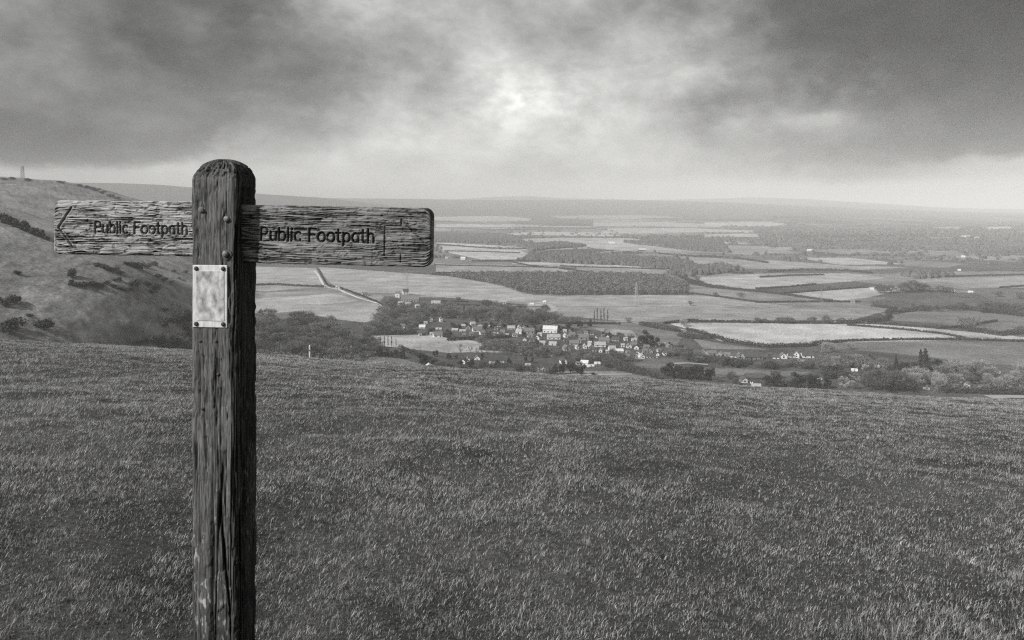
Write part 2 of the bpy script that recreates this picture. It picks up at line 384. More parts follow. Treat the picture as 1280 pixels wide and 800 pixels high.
# ------------------------------------------------------------------ the footpath signpost
PX, PY = -.764, 2.13
PZ = float(hgt(PX, PY))
post_root = bpy.data.objects.new('footpath_signpost', None); COL.objects.link(post_root)
post_root.location = (PX, PY, PZ); post_root.rotation_euler = (0, 0, R(-6.2))
tag(post_root, 'weathered wooden public footpath fingerpost with two carved arms and a metal plate', 'signpost')
def wood_mat(name, lo, hi, axis, groove_dark=.25, fleck=0., algae_and_shade=False):
    m, nt, b = mat(name)
    tc = N(nt, 'ShaderNodeTexCoord'); mp = N(nt, 'ShaderNodeMapping')
    s = [1, 1, 1]; s[axis] = .06; mp.inputs['Scale'].default_value = s
    L(nt, tc.outputs['Object'], mp.inputs[0])
    n1 = N(nt, 'ShaderNodeTexNoise'); n1.inputs['Scale'].default_value = 430; n1.inputs['Detail'].default_value = 6; n1.inputs['Roughness'].default_value = .7
    L(nt, mp.outputs[0], n1.inputs[0])
    n2 = N(nt, 'ShaderNodeTexNoise'); n2.inputs['Scale'].default_value = 14; n2.inputs['Detail'].default_value = 5
    L(nt, tc.outputs['Object'], n2.inputs[0])
    a = math_(nt, 'ADD', math_(nt, 'MULTIPLY', n1.outputs[0], .80), math_(nt, 'MULTIPLY', n2.outputs[0], .20))
    mr = N(nt, 'ShaderNodeMapRange'); mr.inputs[1].default_value = .37; mr.inputs[2].default_value = .63
    mr.inputs[3].default_value = lo; mr.inputs[4].default_value = hi; L(nt, a, mr.inputs[0])
    col = mr.outputs[0]
    if fleck:
        n3 = N(nt, 'ShaderNodeTexNoise'); n3.inputs['Scale'].default_value = 120; n3.inputs['Detail'].default_value = 4
        mp3 = N(nt, 'ShaderNodeMapping'); s3 = [1, 1, 1]; s3[axis] = .35; mp3.inputs['Scale'].default_value = s3
        L(nt, tc.outputs['Object'], mp3.inputs[0]); L(nt, mp3.outputs[0], n3.inputs[0])
        n4 = N(nt, 'ShaderNodeTexNoise'); n4.inputs['Scale'].default_value = 9; n4.inputs['Detail'].default_value = 2
        L(nt, tc.outputs['Object'], n4.inputs[0])
        sz_ = N(nt, 'ShaderNodeSeparateXYZ'); L(nt, tc.outputs['Object'], sz_.inputs[0])
        low_ = math_(nt, 'ADD', math_(nt, 'MULTIPLY', math_(nt, 'SUBTRACT', 1.25, sz_.outputs[2]), 3, True), math_(nt, 'MULTIPLY', math_(nt, 'SUBTRACT', sz_.outputs[0], .052), 60, True), True)
        f = math_(nt, 'MULTIPLY', math_(nt, 'MULTIPLY', math_(nt, 'SUBTRACT', n3.outputs[0], .57), 14, True), low_)
        g = math_(nt, 'MULTIPLY', math_(nt, 'SUBTRACT', n4.outputs[0], .44), 10, True)
        fm = math_(nt, 'MULTIPLY', f, g)
        mixn = N(nt, 'ShaderNodeMix'); mixn.data_type = 'FLOAT'
        L(nt, fm, mixn.inputs[0]); L(nt, col, mixn.inputs[2]); mixn.inputs[3].default_value = fleck; col = mixn.outputs[0]
    if algae_and_shade:
        sp = N(nt, 'ShaderNodeSeparateXYZ'); L(nt, tc.outputs['Object'], sp.inputs[0])
        n5 = N(nt, 'ShaderNodeTexNoise'); n5.inputs['Scale'].default_value = 11; n5.inputs['Detail'].default_value = 6
        mp5 = N(nt, 'ShaderNodeMapping'); mp5.inputs['Scale'].default_value = (2.2, 2.2, .5); L(nt, tc.outputs['Object'], mp5.inputs[0]); L(nt, mp5.outputs[0], n5.inputs[0])
        hgt_ = math_(nt, 'ADD', math_(nt, 'MULTIPLY', sp.outputs[2], -3.2), math_(nt, 'MULTIPLY', n5.outputs[0], 3.4))
        k = math_(nt, 'MULTIPLY', math_(nt, 'ADD', hgt_, 1.1), .9, True)
        # damp green-black algae creeping up from the foot of the post
        f5 = math_(nt, 'SUBTRACT', 1.0, math_(nt, 'MULTIPLY', k, .72)); col = math_(nt, 'MULTIPLY', col, f5)
    if algae_and_shade:
        # shade of the unlit right face, painted into the wood colour
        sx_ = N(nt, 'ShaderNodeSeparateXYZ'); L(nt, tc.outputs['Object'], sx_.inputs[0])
        side_shade = math_(nt, 'MULTIPLY', math_(nt, 'SUBTRACT', math_(nt, 'ADD', sx_.outputs[0], math_(nt, 'MULTIPLY', n2.outputs[0], .012)), .054), 160, True)
        col = math_(nt, 'MULTIPLY', col, math_(nt, 'SUBTRACT', 1.0, math_(nt, 'MULTIPLY', side_shade, .66)))
    at = N(nt, 'ShaderNodeAttribute', attribute_name='groove')
    mg = N(nt, 'ShaderNodeMix'); mg.data_type = 'FLOAT'
    L(nt, at.outputs['Fac'], mg.inputs[0]); L(nt, col, mg.inputs[2]); mg.inputs[3].default_value = lo*groove_dark; col = mg.outputs[0]
    L(nt, col, b.inputs['Base Color']); b.inputs['Roughness'].default_value = .85; b.inputs['Specular IOR Level'].default_value = .25
    bp = N(nt, 'ShaderNodeBump'); bp.inputs['Strength'].default_value = 1.; bp.inputs['Distance'].default_value = .002
    L(nt, n1.outputs[0], bp.inputs['Height']); L(nt, bp.outputs[0], b.inputs['Normal'])
    return m
def cracks(p, q, seed, fine, long_, width=.06):
    """thin checks running along q (metres): returns 0..1 groove strength"""
    wp = p+.004*(fbm(p*20, q*6, seed+3, 3)-.5)
    v = np.abs(fbm(wp*fine, q*long_, seed, 3)-.5)
    g = sstep(width, width*.25, v)
    return g*sstep(.40, .60, vnoise(p*fine*.35, q*long_*.7, seed+9))
# post
S = .0625; ZT = 1.6+62*2.09/1000-PZ; DOME = .058
NP_ = 232; zs = np.concatenate([np.linspace(-.12, .5, 90)[:-1], np.linspace(.5, ZT-DOME, 460), ZT-DOME+DOME*np.sin(np.linspace(0, math.pi/2, 46))[1:-1]])
per = np.linspace(0, 4, NP_, endpoint=False)
e = 13.
ang = (per+.5)*math.pi/2
# rounded square, starting on the front-left corner, going round through front, right, back, left
tt = per % 1; sd = per.astype(int)
cx = np.select([sd == 0, sd == 1, sd == 2, sd == 3], [-1+2*tt, 1+0*tt, 1-2*tt, -1+0*tt])
cy = np.select([sd == 0, sd == 1, sd == 2, sd == 3], [-1+0*tt, -1+2*tt, 1+0*tt, 1-2*tt])
nrm = (np.abs(cx)**e+np.abs(cy)**e)**(1/e); cx = cx/nrm; cy = cy/nrm
PP, ZZ = np.meshgrid(per*.12, zs); CX, CY = np.meshgrid(cx, zs)[0], np.meshgrid(cy, zs)[0]
dz = np.clip((ZZ-(ZT-DOME))/DOME, 0, 1); sc = np.sqrt(np.clip(1-dz**2*.96, .04, 1))
pw = PP
g1 = cracks(pw, ZZ, 201, 90, 1.5, .075); g2 = cracks(pw, ZZ, 231, 220, 5, .12); g3 = cracks(pw, ZZ, 251, 24, .6, .03)
flake = sstep(.56, .62, fbm(pw*45, ZZ*12, 261, 4))
und = (fbm(pw*14, ZZ*3, 271, 3)-.5)
fib = fbm(pw*420, ZZ*22, 281, 3)-.5
depth = .0042*g1+.0020*g2+.0075*g3+.0022*flake-.004*und*(1-np.clip(dz*2, 0, 1))-.0026*fib
chip = sstep(.45, .66, fbm(pw*190, ZZ*150, 291, 3))*np.clip(dz*2.5, 0, 1); depth = depth+.0045*chip+.003*(fbm(pw*70, ZZ*70, 297, 3)-.5)*np.clip(dz*3, 0, 1)
# housings cut for the arms, rough edged
hz = 1.6-PZ-(.032)
side_r = (PP > .12) & (PP < .24)
dy_edge = np.abs(CY*S)-.029
hous = sstep(.006, -.002, dy_edge)*sstep(.006, -.001, np.abs(ZZ-hz+.001)-.083)*side_r
depth = depth+.006*hous*(.5+fbm(pw*120, ZZ*120, 295, 2))
wdt = (S*sc-depth)
PV = np.stack([CX*wdt, CY*wdt, ZZ], -1).reshape(-1, 3)
PF = grid_faces(len(zs), NP_, True)
PV = np.vstack([PV, [[0, 0, ZT]]]); lastr = (len(zs)-1)*NP_; kk = np.arange(NP_)
PF3 = np.column_stack([lastr+kk, lastr+(kk+1) % NP_, np.full(NP_, len(PV)-1)])
gv = np.append(np.clip(.9*g1+.7*g2+1.*g3+.12*flake+.5*hous+.6*chip+.35*np.clip(dz*1.6, 0, 1)*fbm(pw*40, ZZ*40, 299, 3), 0, 1).ravel(), .2)
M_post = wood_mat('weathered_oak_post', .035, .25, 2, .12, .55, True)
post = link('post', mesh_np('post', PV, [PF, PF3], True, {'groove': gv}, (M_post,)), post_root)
# --- carved letters: strokes in units of cap height
def arc(cx, cy, rx, ry, a0, a1, n=12): return [(cx+rx*math.cos(R(a0+(a1-a0)*i/n)), cy+ry*math.sin(R(a0+(a1-a0)*i/n))) for i in range(n+1)]
xh = .70
def o_(): return [arc(.29, xh/2, .27, xh/2, 0, 360, 20)], .58
GL = {'P': ([[(.04, 0), (.04, 1)], [(.04, 1), (.28, 1)]+arc(.28, .745, .24, .255, 90, -90)+[(.04, .49)]], .60),
 'F': ([[(.04, 0), (.04, 1)], [(.04, 1), (.5, 1)], [(.04, .53), (.42, .53)]], .54),
 'u': ([[(.04, xh), (.04, .24)]+arc(.25, .24, .21, .24, 180, 360)+[(.46, xh)], [(.46, 0), (.46, .3)]], .52),
 'b': ([[(.04, 0), (.04, 1)], arc(.28, xh/2, .24, xh/2, 0, 360, 20)], .56),
 'l': ([[(.05, 0), (.05, 1)]], .14), 'i': ([[(.05, 0), (.05, xh)], [(.05, .92), (.05, .98)]], .14),
 'c': ([arc(.28, xh/2, .25, xh/2, 45, 315, 16)], .50), 'o': o_(),
 't': ([[(.14, .95), (.14, .18)]+arc(.26, .16, .12, .16, 180, 290, 6), [(0, xh), (.30, xh)]], .36),
 'p': ([[(.04, -.28), (.04, xh)], arc(.28, xh/2, .24, xh/2, 0, 360, 20)], .56),
 'a': ([arc(.26, xh/2, .23, xh/2, 0, 360, 20), [(.49, xh), (.49, 0)]], .55),
 'h': ([[(.04, 0), (.04, 1)], [(.04, .42)]+arc(.25, .46, .21, .24, 180, 0)+[(.46, 0)]], .52), ' ': ([], .34)}
def text_strokes(txt, x0, z0, cap, width):
    x = 0; out = []
    for ch in txt:
        st, w = GL[ch]
        out += [[(x+a, b_) for a, b_ in s] for s in st]; x += w+.13
    k = width/(x-.13)
    return [[(x0+a*k, z0+b_*cap) for a, b_ in s] for s in out]
def dist_strokes(Xg, Zg, strokes, reach):
    d = np.full(Xg.shape, 9.)
    for s in strokes:
        for (ax, az), (bx, bz) in zip(s[:-1], s[1:]):
            m_ = (Xg > min(ax, bx)-reach) & (Xg < max(ax, bx)+reach) & (Zg > min(az, bz)-reach) & (Zg < max(az, bz)+reach)
            if not m_.any(): continue
            x = Xg[m_]; z = Zg[m_]; vx, vz = bx-ax, bz-az; l2 = vx*vx+vz*vz+1e-12
            t = np.clip(((x-ax)*vx+(z-az)*vz)/l2, 0, 1)
            d[m_] = np.minimum(d[m_], np.hypot(x-ax-t*vx, z-az-t*vz))
    return d
def fingerboard(x0, x1, zc, zh, thick, tilt, strokes, seed, m, round_r, contrast, faint=()):
    """a board along local x from x0 to x1 with both faces carved by weather; origin on the post's middle"""
    Lb = x1-x0; nx = int(Lb/.0013); nz = int(zh/.0010)
    xs = np.linspace(x0, x1, nx); zz = np.linspace(-zh/2, zh/2, nz)
    Xg, Zg = np.meshgrid(xs, zz)
    free = (lambda q: q-x0) if abs(x0) > abs(x1) else (lambda q: x1-q)      # distance from the free end
    d = dist_strokes(Xg, Zg, strokes, .02)
    wob = .0016*(fbm(Xg*180, Zg*180, seed+40, 2)-.5)
    lett = sstep(.0038, .0018, d+wob)*(.85+.15*sstep(.36, .52, fbm(Xg*70, Zg*70, seed+41, 2)))
    if faint: lett = np.maximum(lett, .62*sstep(.0026, .0010, dist_strokes(Xg, Zg, faint, .02)+wob))
    wz = Zg+.0085*(fbm(Xg*5, Zg*9, seed+1, 3)-.5)+.0016*(fbm(Xg*22, Zg*30, seed+2, 2)-.5)
    a1 = np.abs(fbm(Xg*8, wz*215, seed+3, 3)-.5); a2 = np.abs(fbm(Xg*13, wz*430, seed+5, 2)-.5)
    reg = .62+.38*sstep(.3, .6, fbm(Xg*9, Zg*22, seed+23, 3))
    ck1 = sstep(.11, .04, a1)*sstep(.26, .44, vnoise(Xg*10, wz*60, seed+7))*reg
    ck2 = sstep(.12, .05, a2)*sstep(.25, .45, vnoise(Xg*14, wz*90, seed+8))*(.4+.6*reg)
    clear = 1-.55*sstep(.009, .004, d); ck1 = ck1*clear; ck2 = ck2*clear
    rdg = fbm(Xg*12, wz*170, seed+11, 3)-.5
    pit = sstep(.58, .7, fbm(Xg*90, Zg*150, seed+13, 3))
    top_worn = sstep(.30, .48, Zg/zh+.12*(fbm(Xg*14, Zg*14, seed+17, 3)-.5))
    dep = (.0032*ck1+.0020*ck2-.0016*rdg+.0012*pit)*contrast+.0062*lett+.0015*top_worn*fbm(Xg*60, wz*300, seed+19, 2)
    # rounded outline of the free end and ragged long edges: move the border points, not the face
    q = free(Xg); rag = .0022*(fbm(Xg*40, 0*Xg+.5, seed+21, 3)-.5)
    shrink = np.where(q < round_r, round_r-np.sqrt(np.clip(round_r**2-(round_r-q)**2, 0, None)), 0)
    Zo = Zg*(1-2*shrink/zh)+rag*(Zg/zh*2)
    edge = np.clip(np.minimum.reduce([q/.005, (zh/2-np.abs(Zg))/.005]), 0, 1); er = .005*(1-np.sqrt(np.clip(1-(1-edge)**2, 0, 1)))
    Yf = -thick/2+dep+er; Yb = thick/2-.6*dep[:, ::-1]*0-er-.002*ck1
    ct, sn = math.cos(tilt), math.sin(tilt)
    def place(Yg):
        return np.stack([Xg*ct+Zo*sn, Yg, zc-Xg*sn+Zo*ct], -1).reshape(-1, 3)
    Vv = np.vstack([place(Yf), place(Yb)]); n0 = nx*nz
    Ff = grid_faces(nz, nx); Fb = grid_faces(nz, nx)[:, ::-1]+n0
    bd = np.concatenate([np.arange(nx), nx*np.arange(1, nz)+nx-1, (nz-1)*nx+np.arange(nx-2, -1, -1), nx*np.arange(nz-2, 0, -1)])
    b2 = np.roll(bd, -1); Fs = np.column_stack([b2, bd, bd+n0, b2+n0])
    g = np.clip(.9*ck1+.75*ck2+.35*pit, 0, 1)*contrast; g = np.clip(np.maximum(g, lett*.88), 0, 1)
    gb = np.clip(.75*ck1+.5*ck2, 0, 1)
    return mesh_np('fingerboard', Vv, [Ff, Fb, Fs], True, {'groove': np.concatenate([g.ravel(), gb.ravel()])}, (m,))
ZC = 1.6-PZ
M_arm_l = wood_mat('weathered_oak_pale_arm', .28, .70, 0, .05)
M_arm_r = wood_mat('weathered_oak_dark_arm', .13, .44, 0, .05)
k = 2.15/1000
# arm to the left: its text runs up to the post
sl = text_strokes('Public Footpath', -.356, -.014, .030, .262)+[[(-.424, .054), (-.461, .000), (-.420, -.052)]]
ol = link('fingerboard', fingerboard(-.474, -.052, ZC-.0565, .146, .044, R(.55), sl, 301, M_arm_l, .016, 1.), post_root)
tag(ol, 'pale left arm of the fingerpost carved Public Footpath', None)
sr = text_strokes('Public Footpath', .108, -.016, .033, .306)
faint = [[(.441, .028), (.441, -.048)], [(.441, .028), (.484, .030), (.484, .046)], [(.484, .046), (.544, -.012)], [(.484, -.045), (.484, -.066)]]
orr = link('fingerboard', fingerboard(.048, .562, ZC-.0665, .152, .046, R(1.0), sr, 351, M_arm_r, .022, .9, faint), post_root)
tag(orr, 'darker right arm of the fingerpost carved Public Footpath with a rounded end', None)
# --- plate, screws, bolts and nails on the front face
def lathe(name, prof, m, parent, x, z, y, seg=20, tilt=0):
    """turned head facing the viewer's side: prof = (radius, height out of the face)"""
    vs = []; fs = []
    for r_, h_ in prof:
        for i in range(seg):
            t = 2*math.pi*i/seg; vs.append((x+r_*math.cos(t), y-h_, z+r_*math.sin(t)))
    vs.append((x, y-prof[-1][1]-.0003, z)); c = len(vs)-1
    F4 = grid_faces(len(prof), seg, True); l0 = (len(prof)-1)*seg; q = np.arange(seg)
    F3_ = np.column_stack([l0+q, l0+(q+1) % seg, np.full(seg, c)])
    return link(name, mesh_np(name, np.array(vs), [F4, F3_], True, None, (m,)), parent)
M_plate = simple('scratched_pale_aluminium', .58, .84, 60, .6, .4, .3, stretch=(1, 1, .5), detail=8)
M_plate_face = simple('worn_grey_printed_panel', .20, .82, 60, .75, .2, .25, stretch=(1., 1, .62), detail=11)
M_iron = simple('rusted_iron', .025, .08, 200, .7, .4, .3)
M_galv = simple('dull_galvanised_steel', .12, .28, 150, .55, .5, .2)
fy = -S+.0005
pxc, pzc, pw_, ph_ = -.0095, ZC-.228, .0935, .161
mb = MB(); mb.box((pxc, fy-.002, pzc), (pw_, .003, ph_)); me = mb.mesh('notice_plate', M_plate)
plate = link('notice_plate', me, post_root); bv = plate.modifiers.new('round', 'BEVEL'); bv.width = .0012; bv.segments = 2
mb = MB(); mb.box((pxc+.0015, fy-.0041, pzc+.001), (.0745, .0012, .128)); link('worn_panel', mb.mesh('worn_panel', M_plate_face), plate)
for ax, az in ((-1, 1), (1, 1), (-1, -1), (1, -1)):
    lathe('screw', [(.0058, .0), (.0058, .0016), (.0045, .0032), (.0016, .0036)], M_iron, plate, pxc+ax*.0365, pzc+az*.0715, fy-.0034)
lathe('bolt', [(.0078, -.004), (.0078, .004), (.0065, .006), (.003, .0068)], M_galv, post_root, .0355, ZC-.028, fy)
lathe('bolt', [(.0135, -.004), (.0135, .0025), (.0125, .003), (.0125, .003)], M_iron, post_root, .036, ZC-.120, fy)
lathe('bolt', [(.008, .002), (.008, .0075), (.006, .0095), (.002, .01)], M_galv, post_root, .0335, ZC-.118, fy)
lathe('bolt', [(.008, -.004), (.008, .002), (.0065, .0035), (.003, .004)], simple('wooden_plug', .1, .2, 90), post_root, -.034, ZC-.005, fy)
for nx_, nz_ in ((-.0365, -.345), (.006, -.345), (.012, -.43), (-.03, -.52)):
    lathe('nail', [(.0042, -.003), (.0042, .0018), (.002, .0026)], M_iron, post_root, nx_, ZC+nz_, fy, 12)

# ------------------------------------------------------------------ plants
M_bark = simple('grey_bark', .06, .13, 4)
M_twig = {'dark': simple('dark_winter_twigs', .07, .17, .3), 'grey': simple('grey_winter_twigs', .12, .27, .3), 'pale': simple('pale_winter_twigs', .26, .42, .6)}
M_ever = simple('dark_evergreen_leaves', .018, .05, .7); M_gorse = simple('dark_gorse_foliage', .03, .075, .5)
M_hedge = simple('clipped_hedge_twigs', .03, .075, .3); M_wood = simple('leafless_woodland_canopy', .10, .22, .05, detail=8.)
def tri_cloud(P, D, Ln, W, r):
    """long thin triangles: centre-bases P, directions D, lengths, widths"""
    n = len(P); up_ = r.normal(size=(n, 3)); s = np.cross(D, up_); s /= np.linalg.norm(s, axis=1)[:, None]+1e-9
    V = np.stack([P-s*W[:, None]/2, P+s*W[:, None]/2, P+D*Ln[:, None]], 1).reshape(-1, 3)
    return V, np.arange(3*n).reshape(-1, 3)
def limb(mb, p, d, l, r, lev, ends, rnd, spread):
    q = p+d*l; mb.bar(p, q, r, r*.68, 5 if lev > 2 else 4)
    if lev == 0: ends.append((q, d)); return
    ends.append((q, d)) if lev < 2 else None
    for _ in range(rnd.choice((2, 3, 3)) if lev > 1 else 3):
        a = Vector((rnd.gauss(0, 1), rnd.gauss(0, 1), rnd.gauss(.15, .6))).normalized()
        nd = (d*1.0+a*spread).normalized()
        limb(mb, q, nd, l*rnd.uniform(.62, .85), r*.62, lev-1, ends, rnd, spread)
def proto_bare(seed, H=12., wide=1., ntw=900, mtw='grey', narrow=False):
    rnd = random.Random(seed); r = np.random.default_rng(seed)
    mb = MB(); ends = []
    if narrow:
        mb.bar((0, 0, -.6), (0, 0, H*.95), .28, .05, 5)
        for i in range(60):
            z = H*(.12+.8*rnd.random()); t = rnd.uniform(0, 6.28); l = H*.16*(1.1-z/H)
            e_ = Vector((math.cos(t)*l*.35, math.sin(t)*l*.35, z+l)); mb.bar((0, 0, z), e_, .07, .03); ends.append((e_, Vector((math.cos(t)*.2, math.sin(t)*.2, 1)).normalized()))
    else:
        th = H*rnd.uniform(.16, .24)
        mb.bar((0, 0, -.8), (0, 0, th), .36*wide, .27*wide, 7)
        for i in range(5):
            t = i*1.26+rnd.uniform(-.4, .4); el = rnd.uniform(.5, 1.25)
            d = Vector((math.cos(t)*math.cos(el)*wide, math.sin(t)*math.cos(el)*wide, math.sin(el))).normalized()
            limb(mb, Vector((0, 0, th*rnd.uniform(.75, 1))), d, H*.25, .17, 3, ends, rnd, .55*wide)
    E = np.array([list(a) for a, b in ends]); Dd = np.array([list(b) for a, b in ends])
    zmax = E[:, 2].max(); sc = H*.93/zmax
    idx = r.integers(0, len(E), ntw)
    P = E[idx]+r.normal(size=(ntw, 3))*(.18 if narrow else .5)
    dirs = Dd[idx]*.9+r.normal(size=(ntw, 3))*(.25 if narrow else .75); dirs[:, 2] += .35
    if not narrow:
        # the outer spray of fine twigs that gives the crown its domed, uneven outline
        h = int(ntw*.62); d = r.normal(size=(h, 3)); d /= np.linalg.norm(d, axis=1)[:, None]
        lob = 1+.22*np.sin(d[:, 0]*4.1+seed)*np.cos(d[:, 1]*3.7+seed*2)+.15*np.sin(d[:, 2]*6+seed*3)
        rad = r.uniform(.35, 1, h)**.55*lob
        C0 = np.array([0, 0, H*.57/sc]); ax = np.array([H*.36*wide, H*.36*wide, H*.42])/sc
        P[:h] = C0+d*rad[:, None]*ax; P[:h, 2] = np.where(P[:h, 2] < H*.16/sc, H*.16/sc+r.random(h)*2, P[:h, 2])
        dirs[:h] = d*.8+r.normal(size=(h, 3))*.5; dirs[:h, 2] += .45
    dirs /= np.linalg.norm(dirs, axis=1)[:, None]
    V, F = tri_cloud(P, dirs, r.uniform(.5, 1.7, ntw), r.uniform(.10, .30, ntw), r)
    tm = mb; tv = np.array(tm.v)*sc
    tr = mesh_np('trunk', tv, [np.array(tm.f3).reshape(-1, 3), np.array(tm.f4).reshape(-1, 4)], False, None, (M_bark,))
    return tr, mesh_np('crown', V*sc, F, False, None, (M_twig[mtw],))
def leaf_cloud(r, n, sampler, size, flat=.6):
    P, out = sampler(n)
    D = r.normal(size=(n, 3)); D /= np.linalg.norm(D, axis=1)[:, None]
    s = np.cross(D, out); s /= np.linalg.norm(s, axis=1)[:, None]+1e-9
    sz = size*r.uniform(.5, 1.4, n)
    t = np.cross(s, out+.6*r.normal(size=(n, 3))); t /= np.linalg.norm(t, axis=1)[:, None]+1e-9
    V = np.stack([P-s*sz[:, None]*.5, P+s*sz[:, None]*.5, P+t*sz[:, None]], 1).reshape(-1, 3)
    return V, np.arange(3*n).reshape(-1, 3)
def proto_round(seed, H=12., wid=.9, m=None, n=1300, lobes=11, base=.12, size=.8):
    r = np.random.default_rng(seed); m = m or M_ever
    C = []
    for i in range(lobes):
        t = r.uniform(0, 6.28); z = r.uniform(base+.1, .88); rad = wid*.33*math.sqrt(max(.05, 1-((z-.5)/.5)**2))*r.uniform(.4, 1)
        C.append((H*rad*math.cos(t), H*rad*math.sin(t), H*z, H*r.uniform(.12, .23)*min(1, wid)))
    C = np.array(C)
    def smp(n):
        i = r.integers(0, lobes, n); d = r.normal(size=(n, 3)); d /= np.linalg.norm(d, axis=1)[:, None]
        rad = C[i, 3]*r.uniform(.55, 1.08, n)
        P = C[i, :3]+d*rad[:, None]; P[:, 2] = np.clip(P[:, 2], H*base*.6, H); return P, d
    V, F = leaf_cloud(r, n, smp, size)
    mb = MB(); mb.bar((0, 0, -.8), (0, 0, H*.45), .3, .2, 6)
    for i in range(6): mb.bar((0, 0, H*(.15+.04*i)), C[i % lobes, :3], .12, .04)
    return mb.mesh('trunk', M_bark), mesh_np('crown', V, F, False, None, (m,))
def proto_cone(seed, H=14., wid=.42, n=1300):
    r = np.random.default_rng(seed)
    def smp(n):
        z = 1-np.sqrt(r.random(n))*.95; t = r.uniform(0, 6.28, n); tier = .78+.22*np.cos(z*38)
        rad = wid*.5*H*(1-z)**.85*tier*r.uniform(.55, 1.1, n)*(.8+.3*np.sin(t*3+seed))
        P = np.column_stack([rad*np.cos(t), rad*np.sin(t), H*z-.12*rad]); d = np.column_stack([np.cos(t), np.sin(t), np.full(n, .3)]); return P, d
    V, F = leaf_cloud(r, n, smp, .8)
    mb = MB(); mb.bar((0, 0, -.8), (0, 0, H*.93), .26, .04, 6)
    return mb.mesh('trunk', M_bark), mesh_np('crown', V, F, False, None, (M_ever,))
def proto_bush(seed, H=4., wid=1.5, m=None, n=700, size=.55):
    r = np.random.default_rng(seed); m = m or M_gorse; nl = 8
    C = np.column_stack([r.normal(size=nl)*H*wid*.22, r.normal(size=nl)*H*wid*.22, r.uniform(.15, .62, nl)*H, r.uniform(.22, .38, nl)*H])
    def smp(n):
        i = r.integers(0, nl, n); d = r.normal(size=(n, 3)); d /= np.linalg.norm(d, axis=1)[:, None]
        P = C[i, :3]+d*(C[i, 3]*r.uniform(.4, 1.1, n))[:, None]; P[:, 2] = np.abs(P[:, 2]); return P, d
    V, F = leaf_cloud(r, n, smp, size)
    mb = MB()
    for i in range(nl): mb.bar((0, 0, -.4), C[i, :3], .07, .02)
    return mb.mesh('stem', M_bark), mesh_np('foliage', V, F, False, None, (m,))
PROTO = {
 'bare': [proto_bare(s, 12, w, 2100, 'grey') for s, w in ((1, 1.), (2, 1.15), (3, .9), (4, 1.05))],
 'baredark': [proto_bare(s, 12, w, 2400, 'dark') for s, w in ((5, 1.1), (6, 1.), (7, 1.2), (8, 1.))],
 'pale': [proto_bare(s, 12, 1.1, 2200, 'pale') for s in (9, 10, 12)],
 'thin': [proto_bare(s, 12, .8, 420, 'grey') for s in (13, 14)],
 'poplar': [proto_bare(s, 18, 1, 420, 'grey', True) for s in (15, 16)],
 'round': [proto_round(s, 12, w) for s, w in ((21, .95), (22, .8), (23, 1.05))],
 'cone': [proto_cone(s, 14, w) for s, w in ((31, .42), (32, .5))],
 'bush': [proto_bush(s, 4, w) for s, w in ((41, 1.5), (42, 1.9), (43, 1.2))],
 'palebush': [proto_bush(s, 6, 1.4, M_twig['pale'], 900, .5) for s in (45, 46)],
}
PH = {'bare': 12, 'baredark': 12, 'pale': 12, 'thin': 12, 'poplar': 18, 'round': 12, 'cone': 14, 'bush': 4, 'palebush': 6}
PN = {'bare': 'bare_tree', 'baredark': 'bare_tree', 'pale': 'pale_tree', 'thin': 'bare_tree', 'poplar': 'poplar_tree', 'round': 'evergreen_tree', 'cone': 'conifer_tree', 'bush': 'bush', 'palebush': 'bush'}
PC = {'bush': 'bush', 'palebush': 'bush'}
cnt = {}
def plant(kind, x, y, hpx, label, group=None, wide=1., at=None):
    X, Y, Z = at if at else up(x, y)
    i = cnt[kind] = cnt.get(kind, -1)+1
    a, b_ = PROTO[kind][i % len(PROTO[kind])]
    s = hpx*Y/1000./PH[kind]
    o = bpy.data.objects.new(PN[kind], None); COL.objects.link(o)
    o.location = (X, Y, Z-.1); o.rotation_euler = (0, 0, random.uniform(0, 6.28)); o.scale = (s*wide, s*wide, s)
    tag(o, label, PC.get(kind, 'tree'), group)
    p1 = link(a.name.split('.')[0], a, o); p2 = link(b_.name.split('.')[0], b_, o)
    return o
def plant_row(kind, lst, template, group=None):
    """a short row of single plants, each told by its place in the row"""
    lst = sorted(lst, key=lambda t: t[0]); n = len(lst)
    for i, t in enumerate(lst):
        plant(kind, t[0], t[1], t[2], template.format(ordinal(i, n)).replace('  ', ' ').strip(), group, t[3] if len(t) > 3 else 1.)
def fill_px(poly, n, kinds, hlo, hhi, label, group, mind=3.0, wide=1.05):
    xs = [p[0] for p in poly]; ys = [p[1] for p in poly]; pts = []; tries = 0
    while len(pts) < n and tries < n*60:
        tries += 1
        x = random.uniform(min(xs), max(xs)); y = random.uniform(min(ys), max(ys))
        if not pip(np.array([x]), np.array([y]), poly)[0]: continue
        if any(abs(x-a)+2*abs(y-b_) < mind for a, b_ in pts): continue
        if any(abs(x-hx) < hw*.5+2.2 and -1 < y-hy < hh for hx, hy, hw, hh in HKEEP): continue
        pts.append((x, y))
    for x, y in pts:
        kd = random.choice(kinds); plant(kd, x, y, random.uniform(hlo, hhi), label[kd] if isinstance(label, dict) else label, group[kd] if isinstance(group, dict) else group, wide*random.uniform(.85, 1.2))
